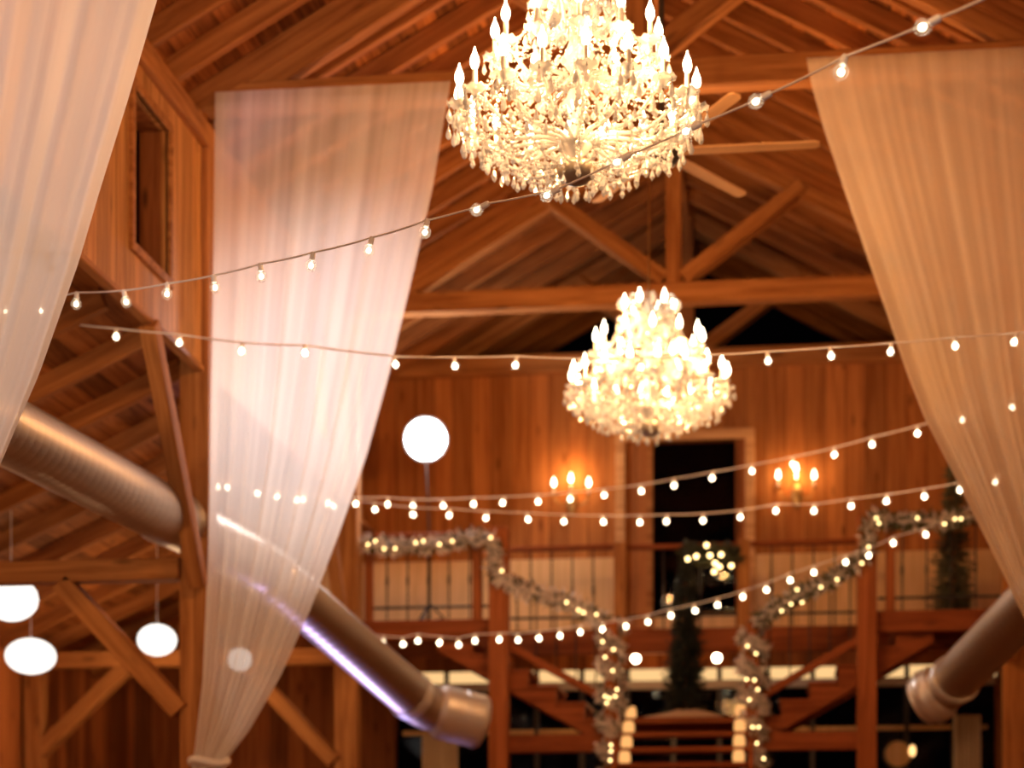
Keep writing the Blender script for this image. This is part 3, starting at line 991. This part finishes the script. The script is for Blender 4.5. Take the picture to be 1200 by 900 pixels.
# ================================================================ PAPER LANTERNS
def lantern(label, px, py, Y, rpx, ratio):
    c = P(px, py, Y); r = rpx*Y/F
    e = thing('paper_lantern', label, 'lantern', c, 'paper lanterns in the side aisle')
    bm = bmesh.new()
    n = 18
    prof = []
    for i in range(n+1):
        a = -PI/2 + PI*i/n
        a = max(-1.38, min(1.38, a))
        prof.append((r*math.cos(a)*(1.0 if i % 2 else 0.985), r*ratio*math.sin(a)))
    add_lathe(bm, prof, 28)
    obj('paper_shade', bm, M_lantern, e, smooth=True)
    bm = bmesh.new()
    zr = 5.86 - 0.45*abs(c.x-(XL-0.3)) + 0.1
    add_tube(bm, [(0,0,r*ratio*0.98),(0,0,zr-c.z)], 0.004, 6)
    obj('cord', bm, M_cord, e)
    bm = bmesh.new(); add_lathe(bm, [(r*0.19,r*ratio*0.97),(r*0.21,r*ratio*0.99),(r*0.19,r*ratio*1.01)], 20)
    obj('wire_ring', bm, M_iron, e)
lantern('glowing oval paper lantern under the aisle beam, cut by the frame edge', 13, 702, 17.2, 33, 0.82)
lantern('glowing oval paper lantern hanging lower, before the plank wall', 36, 769, 19.0, 31, 0.70)
lantern('added glowing lantern standing in for bright reflections low on the flash lit drape', 281, 773, 20.0, 15, 0.95)  # added glowing shape in place of the paired reflections on the drape
lantern('small glowing paper lantern partly behind the aisle knee brace', 184, 750, 18.5, 24, 0.80)

# ================================================================ SCONCES
def sconce(label, base, flames):
    b = P(*base, YB-0.03)
    e = thing('wall_sconce', label, 'sconce', b, 'candle sconces on the loft wall')
    bm = bmesh.new()
    add_lathe(bm, [(0,-0.17),(0.02,-0.15),(0.05,-0.08),(0.065,0.0),(0.05,0.07),(0.02,0.11),(0,0.13)], 16, Matrix.Scale(0.35,4,(0,1,0)))
    obj('back_plate', bm, M_brass, e, smooth=True)
    for px, py in flames:
        f = P(px, py, YB-0.16) - b
        f.z -= 0.13
        bm = bmesh.new()
        pts = [(0,0,-0.03),(f.x*0.35,f.y*0.6,-0.09),(f.x*0.8,f.y*0.9,-0.08+f.z*0.2),(f.x,f.y,f.z-0.03)]
        rs = resample(pts, 0.03)
        add_tube(bm, rs, 0.008, 6)
        arm = obj('sconce_arm', bm, M_brass, e, smooth=True)
        bm = bmesh.new(); add_lathe(bm, [(0.006,-0.03),(0.035,-0.01),(0.037,0),(0.01,-0.004),(0,-0.004)], 12, Matrix.Translation(f)); obj('drip_cup', bm, M_brass, arm)
        bm = bmesh.new(); add_lathe(bm, [(0,-0.004),(0.011,-0.004),(0.011,0.09),(0,0.09)], 10, Matrix.Translation(f)); obj('candle_sleeve', bm, M_candle, arm)
        bm = bmesh.new(); add_lathe(bm, [(0,0.088),(0.012,0.09),(0.024,0.12),(0.02,0.15),(0.006,0.19),(0,0.2)], 10, Matrix.Translation(f)); obj('flame_bulb', bm, M_flame, arm, smooth=True)
sconce('brass three candle sconce on the loft wall between flash and doorway', (670,585), [(649,566),(669,561),(690,566)])
sconce('brass three candle sconce on the loft wall nearer the fir tree', (934,578), [(912,557),(933,549),(954,557)])

# ================================================================ FLASH ON STAND
fl = P(499,515,22.35)
base = Vector((P(503,700,22.35).x, 22.35, ZB))
st = thing('light_stand', 'black tripod stand with blazing round photo flash on the loft wing', 'light stand', base)
h = fl-base
bm = bmesh.new(); add_tube(bm, [(0,0,0.12),(0,0,1.0),(0,0,1.02),(h.x,0,h.z-0.1)], [0.016,0.016,0.011,0.011], 8); obj('pole', bm, M_iron, st)
bm = bmesh.new(); add_tube(bm, [(0,0,0.95),(0,0,1.05)], 0.026, 8); obj('clamp', bm, M_iron, st)
for k in range(3):
    a = 2*PI*k/3+0.35
    bm = bmesh.new(); add_tube(bm, [(0,0,0.30),(0.30*math.cos(a),0.30*math.sin(a),0.012)], 0.011, 6)
    lg = obj('leg', bm, M_iron, st)
    bm = bmesh.new(); add_tube(bm, [(0,0,0.10),(0.17*math.cos(a),0.17*math.sin(a),0.145)], 0.007, 6); obj('leg_brace', bm, M_iron, lg)
d = (Vector((-1.5,6,4.5))-fl).normalized()
M = frame_m(h, h+d) @ Matrix.Rotation(PI/2, 4, 'Y'); M.translation = h
bm = bmesh.new(); add_lathe(bm, [(0,-0.34),(0.07,-0.34),(0.075,-0.12),(0.10,-0.1),(0.235,0.03),(0.245,0.035),(0.23,0.02),(0.08,-0.08),(0,-0.08)], 28, M)
obj('flash_head', bm, M_iron, st, smooth=False)
bm = bmesh.new(); add_lathe(bm, [(0,0.075),(0.12,0.06),(0.20,0.04),(0.225,0.025),(0.2,0.015),(0,0.012)], 28, M)
obj('diffuser_dome', bm, M_strobe, st, smooth=True)

# ================================================================ LOFT RAILINGS
ZR = 5.60
def railing(label, x0, x1, y, step, post_px=None, zr=ZR, panel=True, posts=()):
    e = thing('loft_railing', label, 'railing', ((x0+x1)/2, y, ZB))
    beam('top_rail', (x0,y,zr), (x1,y,zr), 0.10, 0.05, M_red, e)
    beam('bottom_rail', (x0,y,ZB+0.15), (x1,y,ZB+0.15), 0.04, 0.025, M_iron, e, bevel=0.003)
    n = int(round((x1-x0)/step))
    pr = None
    for k in range(1, n):
        x = x0+(x1-x0)*k/n
        if pr is None:
            bm = bmesh.new()
            hh = zr-0.025-ZB
            add_tube(bm, [(0,0,0),(0,0,hh*0.42),(0,0,hh*0.46),(0,0,hh*0.52),(0,0,hh*0.56),(0,0,hh)], [0.009,0.009,0.017,0.017,0.009,0.009], 6)
            pr = obj('baluster', bm, M_iron, e); pr.location = (x-e.location.x, 0, 0)
        else:
            b2 = pr.copy(); C.objects.link(b2); b2.parent = e; b2.location = (x-e.location.x, 0, 0)
    for x, w in posts:
        beam('rail_post', (x,y-0.005,ZB), (x,y-0.005,zr-0.025), 0.09, w, M_redpost, e, up=(0,1,0))
    return e
xa = P(430,700,YO).x
railing('loft rail in front of the flash stand, topped with garland', xa, PXL-0.11, YO-0.02, 0.225, posts=((P(560,700,YO).x,0.16),(xa+0.03,0.06)))
railing('loft rail before the fir tree, topped with garland', PXR+0.12, P(1172,700,YO).x, YO-0.02, 0.24, posts=((P(1043,700,YO).x,0.2),))
XI0, XI1 = P(727,700,YI).x, P(872,700,YI).x
railing('plain loft rail between the stair post and doorway, near the flash', P(598,700,YI).x, XI0-0.07, YI, 0.212, posts=())
railing('plain loft rail from doorway to stair post, near the fir tree', XI1+0.07, P(1003,700,YI).x, YI, 0.24)
railing('short open loft rail straight in front of the dark doorway', XI0+0.07, XI1-0.07, YI, 0.45, zr=ZR-0.01, panel=False)
for x, nm in ((XI0,'flash'), (XI1,'fir tree')):
    o = beam('rail_newel', (x,YI-0.03,ZB-0.27), (x,YI-0.03,ZR+0.04), 0.13, 0.14, M_beam, up=(0,1,0))
    tag(o, 'pale square newel ending the plain loft rail on the %s side' % nm, 'newel post')
for x, nm, zz in ((PXL,'flash stand',P(587,622,YO).z), (PXR,'fir tree',P(1015,608,YO).z)):
    o = beam('stair_post', (x,YO-0.13,0), (x,YO-0.13,zz), 0.2, 0.225, M_redpost, up=(0,1,0))
    tag(o, 'tall red brown stair post at the corner of the %s wing' % nm, 'post', kind='structure')

# ================================================================ STAIRS
NWL, NWR = P(717,800,YO-0.1).x, P(882,800,YO-0.1).x
def flight(label, s, xtop, xbot):
    """side flight along x from the loft (xtop) down to the landing (xbot)"""
    e = thing('stair_flight', label, 'staircase', (xbot, YO+0.4, ZL))
    n = 6
    rise = (ZB-ZL)/n; run = (xbot-xtop)/n
    y0, y1 = YO, YI-0.1
    # sawtooth carriages
    prof = []
    for i in range(n):
        prof += [(xtop+run*i, ZB-rise*i-0.03), (xtop+run*i, ZB-rise*(i+1)-0.03)]
    prof.append((xbot, ZL-0.03)); 
    prof += [(xbot, ZL-0.26), (xbot-run*0.4, ZL-0.26), (xtop-run*0.3, ZB-0.31), (xtop-run*0.3, ZB-0.03)]
    for y in (y0, y1-0.05):
        bm = bmesh.new()
        a = [bm.verts.new((x-e.location.x, y-e.location.y, z-ZL)) for x, z in prof]
        b2 = [bm.verts.new((x-e.location.x, y+0.05-e.location.y, z-ZL)) for x, z in prof]
        m = len(prof)
        bm.faces.new(a); bm.faces.new(b2[::-1])
        for i in range(m):
            j = (i+1) % m; bm.faces.new((a[i], b2[i], b2[j], a[j]))
        bmesh.ops.recalc_face_normals(bm, faces=bm.faces)
        obj('carriage', bm, M_red, e)
    for i in range(1, n+1):
        x0_, x1_ = sorted((xtop+run*(i-1)-(0.02 if run > 0 else -0.02), xtop+run*i+(0.02 if run > 0 else -0.02)))
        z = ZB-rise*i
        box('tread', (x0_, y0-0.02, z-0.035), (x1_, y1+0.02, z), M_red, e)
    # handrail, lower rail, balusters
    ha, hb = Vector((xtop+run*1.9, y0-0.04, ZB-rise*1.9+0.88)), Vector((xbot+run*0.1, y0-0.04, ZL+0.90))
    beam('handrail', ha, hb, 0.07, 0.06, M_red, e)
    la, lb = ha-Vector((0,0,0.76)), hb-Vector((0,0,0.76))
    beam('lower_rail', la, lb, 0.05, 0.085, M_red, e)
    for k in range(1, 6):
        p = ha.lerp(hb, k/6); q = la.lerp(lb, k/6)
        bm = bmesh.new(); add_tube(bm, [q-e.location, p-e.location], 0.008, 6); obj('baluster', bm, M_iron, e)
    return e
flight('red brown stair flight descending from the flash stand wing to the landing', -1, PXL-0.60, NWL+0.0)
flight('red brown stair flight descending from the fir tree wing to the landing', 1, PXR+0.60, NWR-0.0)
bm = bmesh.new(); add_box(bm, (NWL+0.08,YO-0.03,ZL-0.06), (NWR-0.08,YI+0.3,ZL)); structure(obj('floor_landing', bm, M_red), 'stair landing under the dark tree')
for s, x0, x1 in ((-1, PXL, NWL), (1, NWR, PXR)):
    a, b2 = (600,857) if s < 0 else (902,853), None
    sbeam('trim_9' if s < 0 else 'trim_10', (x0, YO-0.05, 3.35), (x1, YO-0.05, 3.35), 0.1, 0.19, M_red, 'landing bearer between stair post and garlanded newel')
cf = thing('stair_flight', 'lower central stair flight edged with glowing candle jars', 'staircase', ((NWL+NWR)/2, YO-0.5, 1.8))
tx0, tx1 = P(726,860,YO-0.3).x, P(877,860,YO-0.3).x
for n in range(1, 6):
    z = ZL-0.178*n; y = YO-0.27*n
    box('tread', (tx0, y-0.03, z-0.05), (tx1, y+0.26, z), M_red, cf)
for x in (tx0-0.03, tx1+0.03):
    beam('carriage', (x, YO-0.06, ZL-0.30), (x, YO-0.27*6, ZL-0.178*6-0.24), 0.05, 0.28, M_red, cf)
for x, nm in ((NWL,'flash'), (NWR,'fir tree')):
    o = beam('stair_newel', (x,YO-0.12,0), (x,YO-0.12,P(717,730,YO).z), 0.14, 0.14, M_redpost, up=(0,1,0))
    tag(o, 'stair newel wrapped in garland at the landing, on the %s side' % nm, 'newel post', kind='structure')

# candle jars on the step ends
jar0 = None
for n in range(4):
    for s, x in ((-1, P(735.5,860,YO-0.27*n).x), (1, P(866.5,860,YO-0.27*n).x)):
        z = ZL-0.178*n; y = YO-0.27*n+0.04
        nm = ['on the landing edge', 'one step below the landing', 'two steps below the landing', 'three steps below the landing'][n]
        lab = 'amber glowing candle jar %s, %s side' % (nm, 'flash' if s < 0 else 'fir tree')
        xx = tx0+0.09 if s < 0 else tx1-0.09
        if jar0 is None:
            jar0 = thing('candle_jar', lab, 'candle', (xx, y, z+0.002), 'candle jars edging the central steps')
            bm = bmesh.new(); add_lathe(bm, [(0,0.0),(0.05,0.0),(0.058,0.01),(0.06,0.05),(0.056,0.09),(0.048,0.105),(0.048,0.12),(0.044,0.12),(0.044,0.105),(0.05,0.09),(0.05,0.012),(0,0.012)], 14)
            obj('glass_jar', bm, M_jarglow, jar0, smooth=True)
            bm = bmesh.new(); add_lathe(bm, [(0,0.013),(0.035,0.013),(0.035,0.06),(0,0.06)], 12)
            c = obj('candle', bm, M_candle, jar0)
            bm = bmesh.new(); add_lathe(bm, [(0,0.062),(0.01,0.07),(0.006,0.085),(0,0.1)], 8); obj('flame', bm, M_flame, c)
        else:
            j = copy_tree(jar0); j.location = (xx, y, z+0.002); j['label'] = lab

# ================================================================ GARLANDS
def garland(label, path, rad, n_leaf, lights, mats, seed, name='garland', light_r=0.014):
    rnd = random.Random(seed)
    path = [Vector(p) for p in path]
    e = thing(name, label, 'garland', path[0])
    org = path[0]
    seglen = [(b2-a).length for a, b2 in zip(path, path[1:])]
    tot = sum(seglen)
    def at(s):
        s *= tot
        for L_, a, b2 in zip(seglen, path, path[1:]):
            if s <= L_: return a.lerp(b2, s/L_), (b2-a).normalized()
            s -= L_
        return path[-1], (path[-1]-path[-2]).normalized()
    bm0 = bmesh.new(); add_tube(bm0, [p-org for p in path], rad*0.25, 6); 
    obj('stem', bm0, mats[0], e)
    for mi, mat in enumerate(mats):
        bm = bmesh.new()
        for k in range(n_leaf//len(mats)):
            c, t = at(rnd.random())
            d = Vector((rnd.gauss(0,1), rnd.gauss(0,1), rnd.gauss(0,1))).normalized()
            d = (d - t*d.dot(t)*0.5).normalized()
            start = c + d*rad*rnd.uniform(0.0,0.55)
            add_spike(bm, start-org, d+t*rnd.uniform(-0.7,0.7), rad*rnd.uniform(0.6,1.15), rad*rnd.uniform(0.07,0.15))
        o = obj('foliage', bm, mat, e); o['kind'] = 'stuff'
    bm = bmesh.new(); add_ball(bm, (0,0,0), light_r, 8, 6); me = bpy.data.meshes.new('fairy_bulb'); bm.to_mesh(me); bm.free(); me.materials.append(M_fairy)
    for p in lights:
        o = link('fairy_bulb', me, None, e); o.location = Vector(p)-org
    return e
YGL = YO-0.12
def PP(lst, y): return [P(a, b2, y) for a, b2 in lst]
gl = [(427,637),(463,641),(500,640),(529,635),(556,628),(577,634),(581,649),(577,667),(592,682),(616,691),(640,698),(664,706),(688,718),(704,729)]
garland('frosted lit garland along the flash stand rail and down the handrail', PP(gl,YGL-0.13), 0.105, 2000,
        PP([(431,638),(440,634),(450,643),(463,643),(487,636),(496,634),(515,638),(530,634),(575,630),(588,669),(664,706),(678,715),(684,718),(699,720)], YGL-0.25), [M_flock, M_green, M_flock], 21)
gr = [(1140,604),(1128,607),(1080,611),(1047,611),(1026,606),(1016,620),(1020,638),(1008,658),(987,671),(963,685),(939,695),(918,707),(897,722),(884,729)]
garland('greener lit garland along the fir tree rail and down the handrail', PP(gr,YGL-0.13), 0.105, 1900,
        PP([(1119,608),(1126,608),(1107,614),(1075,607),(1027,607),(1030,613),(1018,641),(981,679),(962,688),(934,691),(927,708),(940,706),(916,716),(1010,660)], YGL-0.25), [M_flock, M_green, M_green], 22)
def spiral(x, y, z0, z1, r, turns, n=60):
    return [Vector((x+r*math.cos(2*PI*turns*i/n), y+r*math.sin(2*PI*turns*i/n), z1+(z0-z1)*i/n)) for i in range(n+1)]
garland('thick frosted garland wound round the newel on the flash side', spiral(NWL,YO-0.12,2.85,P(717,733,YO).z,0.085,6), 0.10, 3600,
        PP([(719,761),(709,770),(718,786),(709,816),(714,818),(721,816),(711,824),(716,873),(716,880),(715,891),(723,808),(706,752)], YO-0.42), [M_flock, M_flock, M_green], 23)
garland('thick frosted garland wound round the newel on the fir tree side', spiral(NWR,YO-0.12,2.85,P(882,733,YO).z,0.085,6), 0.10, 3600,
        PP([(876,757),(886,766),(875,796),(884,797),(888,808),(882,852),(889,852),(887,871),(881,894),(895,889),(878,820)], YO-0.42), [M_flock, M_flock, M_green], 24)
garland('short dark garland with bright lights on the rail before the doorway', PP([(800,646),(815,650),(832,650),(850,649),(864,655)],YI-0.1), 0.12, 700,
        PP([(828,639),(806,655),(816,652),(832,651),(845,650),(843,664),(857,663),(837,670),(838,660)], YI-0.24), [M_green, M_fir], 25, light_r=0.025)

# ================================================================ FIR TREES
def fir(label, base, H, R, mats, seed, layers=26, per=46, pot=True):
    rnd = random.Random(seed)
    e = thing('fir_tree', label, 'tree', base)
    bm = bmesh.new(); add_tube(bm, [(0,0,0),(0,0,H*0.95)], [0.03,0.006], 8); obj('trunk', bm, M_low, e)
    for mi, mat in enumerate(mats):
        bm = bmesh.new()
        for l in range(layers):
            t = (l+0.5)/layers
            z = H*(0.05+0.93*t); rr = R*(1-t)**0.65*rnd.uniform(0.85,1.1)+0.015
            for k in range(max(6, int(per*(1-t*0.6)/len(mats)))):
                a = rnd.uniform(0, 2*PI)
                d = Vector((math.cos(a), math.sin(a), rnd.uniform(-0.35,0.3)))
                L_ = rr*rnd.uniform(0.6,1.1)
                zz = z+rnd.uniform(-0.5,0.5)*H/layers
                add_spike(bm, (0,0,zz), d, L_, 0.012+0.008*rnd.random())
                for q in range(4):
                    f = rnd.uniform(0.35,0.95)
                    pp = Vector((0,0,zz))+d.normalized()*L_*f
                    dd = d + Vector((rnd.gauss(0,0.7), rnd.gauss(0,0.7), rnd.gauss(0.1,0.5)))
                    add_spike(bm, pp, dd, 0.07*rnd.uniform(0.7,1.3), 0.009)
        o = obj('needles', bm, mat, e); o['kind'] = 'stuff'
    return e
b_ = P(803,835,22.25); b_.z = ZL
fir('dark slim fir tree standing on the stair landing', b_, P(803,655,22.25).z-ZL, 0.27, [M_fir], 31)
b_ = P(1117,690,22.3); b_.z = ZB
fir('slim olive fir tree on the loft behind the garlanded rail', b_, P(1112,535,22.3).z-ZB, 0.26, [M_fir2, M_green], 32, layers=20, per=40)
# burlap skirt round the landing tree
bm = bmesh.new()
rnd = random.Random(4)
prof = [(0.05,0.10),(0.14,0.095),(0.28,0.07),(0.42,0.04),(0.52,0.012),(0.54,0.0)]
add_lathe(bm, prof, 28)
for v in bm.verts:
    v.co.z *= rnd.uniform(0.7,1.25); v.co.y *= 0.55
sk = obj('tree_skirt', bm, M_burlap, None, smooth=True, loc=(P(803,835,22.25).x, 22.0, ZL))
tag(sk, 'crumpled brown burlap skirt spread at the foot of the dark fir', 'tree skirt')

# ================================================================ SMALL THINGS UNDER THE LOFT
for px, py, nm in ((745,772,'nearer the flash side newel'), (840,771,'nearer the fir tree side newel')):
    c = P(px, py, 23.2)
    e = thing('pendant_bulb', 'bare globe pendant glowing under the loft, ' + nm, 'pendant lamp', c, 'globe pendants under the loft')
    bm = bmesh.new(); add_ball(bm, (0,0,0), 0.05, 14, 10); obj('globe', bm, M_fil, e, smooth=True)
    bm = bmesh.new(); add_tube(bm, [(0,0,0.045),(0,0,0.09)], 0.018, 8); obj('socket', bm, M_iron, e)
    bm = bmesh.new(); add_tube(bm, [(0,0,0.09),(0,0,ZB-0.08-c.z)], 0.004, 6); obj('cord', bm, M_iron, e)
c = P(1052,884,YG-0.06)
e = thing('wood_plaque', 'round log slice plaque on the dark front under the fir tree wing', 'plaque', c)
Mx = Matrix.Rotation(PI/2, 4, 'X')
bm = bmesh.new(); add_lathe(bm, [(0,0.05),(0.155,0.05),(0.155,-0.03),(0,-0.03)], 28, Mx); obj('wood_face', bm, M_panel, e)
bm = bmesh.new(); add_lathe(bm, [(0.155,0.055),(0.175,0.05),(0.175,-0.03),(0.155,-0.03)], 28, Mx); obj('bark_rim', bm, M_dark, e)
c = P(1069,880,YG-0.1)
e = thing('wall_lamp', 'small amber teardrop lamp beside the round log plaque', 'lamp', c)
bm = bmesh.new(); add_lathe(bm, [(0,-0.07),(0.03,-0.05),(0.04,0.0),(0.03,0.05),(0,0.075)], 12); obj('lamp_glass', bm, emit('amber_lamp_glow',(1.0,0.55,0.2),2.5), e, smooth=True)
bm = bmesh.new(); add_tube(bm, [(0,0,0.06),(0,0.03,0.09),(0,0.07,0.08)], 0.012, 8); obj('lamp_bracket', bm, M_iron, e)
def linen(label, px0, px1, ytop, Y, seed):
    a, b2 = P(px0,ytop,Y), P(px1,ytop,Y)
    bm = bmesh.new(); n = 40
    f0, f1 = [], []
    for i in range(n+1):
        x = a.x+(b2.x-a.x)*i/n; y = Y+0.04*math.sin(i*1.1+seed)
        f0.append((x,y)); f1.append((x,y+0.015))
    pts = f0+f1[::-1]
    lo = [bm.verts.new((x-a.x,y-Y,0.02-a.z)) for x,y in pts]; hi = [bm.verts.new((x-a.x,y-Y,0)) for x,y in pts]
    m = len(pts)
    for i in range(m):
        j = (i+1) % m; bm.faces.new((lo[i], lo[j], hi[j], hi[i]))
    for i in range(n):
        bm.faces.new((hi[i], hi[i+1], hi[m-2-i], hi[m-1-i]))
    o = obj('linen_curtain', bm, M_linen, None, loc=a)
    tag(o, label, 'curtain')
linen('cream linen curtain under the end cap of the galvanised duct', 494, 536, 862, YG-0.14, 1)
linen('cream linen curtain beside the aisle post under the bronze lit duct', 1118, 1150, 838, YG-0.14, 2)

# ================================================================ LIGHTS
def point(name, loc, col, e, r=0.05):
    l = bpy.data.lights.new(name, 'POINT'); l.color = col; l.energy = e; l.shadow_soft_size = r
    o = bpy.data.objects.new(name, l); C.objects.link(o); o.location = loc
    return o
WARM = (1.0, 0.48, 0.17)
KCH = 70.0
for y in (11.35, 17.48):
    for k in range(5):
        a = 2*PI*k/5+0.3
        point('chandelier_glow', (XC+0.56*math.cos(a), y+0.56*math.sin(a), ZCH+0.17), WARM, KCH, 0.05)
    for k in range(2):
        a = PI*k+0.8
        point('chandelier_glow', (XC+0.36*math.cos(a), y+0.36*math.sin(a), ZCH+0.50), WARM, KCH*0.65, 0.05)
    point('chandelier_glow', (XC+0.16, y-0.1, ZCH-0.12), WARM, KCH*0.3, 0.05)
# the next chandelier of the row, behind the photographer
point('chandelier_glow', (XC, 5.2, ZCH+0.2), WARM, KCH*4, 0.4)
# second, softer flash behind the photographer
l = bpy.data.lights.new('bounce_flash', 'SPOT'); l.energy = 1800; l.color = (1.0,0.88,0.80); l.spot_size = math.radians(34); l.spot_blend = 1.0; l.shadow_soft_size = 0.5
o = bpy.data.objects.new('bounce_flash', l); C.objects.link(o); o.location = (-1.5, 1.0, 2.6)
o.rotation_euler = (Vector((-5.0,10.0,6.1))-Vector(o.location)).to_track_quat('-Z','Y').to_euler()
# sconces
for px in (669, 933):
    p = P(px, 556, YB-0.2); point('sconce_glow', p, WARM, 14, 0.06)
point('added_wire_fill', (0.4, 1.2, 3.4), (1.0,0.90,0.84), 230, 0.3)  # added fill near the camera to whiten the bulb wires
# flash
l = bpy.data.lights.new('flash', 'SPOT'); l.energy = 2700; l.color = (1.0,0.94,0.93); l.spot_size = math.radians(31); l.spot_blend = 1.0; l.shadow_soft_size = 0.1
o = bpy.data.objects.new('flash', l); C.objects.link(o); o.location = fl + (P(385,455,15.6)-fl).normalized()*0.36
point('flash_tube', fl+d*0.3, (1.0,0.95,0.94), 90, 0.08)
dv = P(385,455,15.6)-o.location
o.rotation_euler = dv.to_track_quat('-Z','Y').to_euler()
# lights under the loft and in the aisles
point('underloft_glow', (XC-0.3, 23.3, 3.9), WARM, 40, 0.1)
point('aisle_glow', (-6.4, 13.0, 3.6), (1.0,0.6,0.3), 90, 0.2)
point('aisle_glow', (-6.2, 20.0, 3.6), (1.0,0.6,0.3), 60, 0.2)
point('aisle_glow', (4.0, 17.0, 3.6), WARM, 60, 0.2)
# violet uplight on the dance floor
dp = DM.lerp(D1, 0.6); ax_ = (D1-DM).normalized()
vw = (dp-Vector((0,0,EYE))).normalized()
wv = -(vw-ax_*vw.dot(ax_)).normalized()          # side of the duct facing the room
ev = ax_.cross(wv)
if ev.z > 0: ev = -ev
nv_ = ev*math.sin(math.radians(48))+wv*math.cos(math.radians(48))
lv = (vw-nv_*2*vw.dot(nv_)).normalized()
lp_ = dp+lv*((0.35-dp.z)/lv.z if lv.z < -0.2 else 3.0)
l = bpy.data.lights.new('violet_uplight', 'SPOT'); l.energy = 900; l.color = (0.55,0.45,1.0); l.spot_size = math.radians(34); l.spot_blend = 0.6; l.shadow_soft_size = 0.32
o = bpy.data.objects.new('violet_uplight', l); C.objects.link(o); o.location = lp_
o.rotation_euler = (dp-lp_).to_track_quat('-Z','Y').to_euler()
print('VIOLET', lp_, dp, lv)

# ================================================================ WORLD, CAMERA
w = bpy.data.worlds.new('night'); bpy.context.scene.world = w; w.use_nodes = True
w.node_tree.nodes['Background'].inputs[0].default_value = (0.02,0.015,0.02,1)
w.node_tree.nodes['Background'].inputs[1].default_value = 0.02

cam = bpy.data.cameras.new('camera'); co = bpy.data.objects.new('camera', cam); C.objects.link(co)
co.location = (0,0,EYE); co.rotation_euler = (PI/2, 0, TH)
cam.sensor_width = 36; cam.lens = 36*F/1200; cam.shift_y = (HOR-450)/1200
cam.clip_end = 200
cam.dof.use_dof = True; cam.dof.focus_distance = 9.6; cam.dof.aperture_fstop = 1.5; cam.dof.aperture_blades = 0
sc = bpy.context.scene
sc.camera = co
sc.view_settings.view_transform = 'Standard'; sc.view_settings.look = 'None'
sc.view_settings.gamma = 1; sc.view_settings.use_curve_mapping = False
sc.view_settings.exposure = 0.0
cy = sc.cycles
cy.use_denoising = True
cy.sample_clamp_indirect = 4.0
cy.max_bounces = 8; cy.transparent_max_bounces = 16; cy.diffuse_bounces = 4; cy.glossy_bounces = 3
cy.caustics_reflective = False; cy.caustics_refractive = False
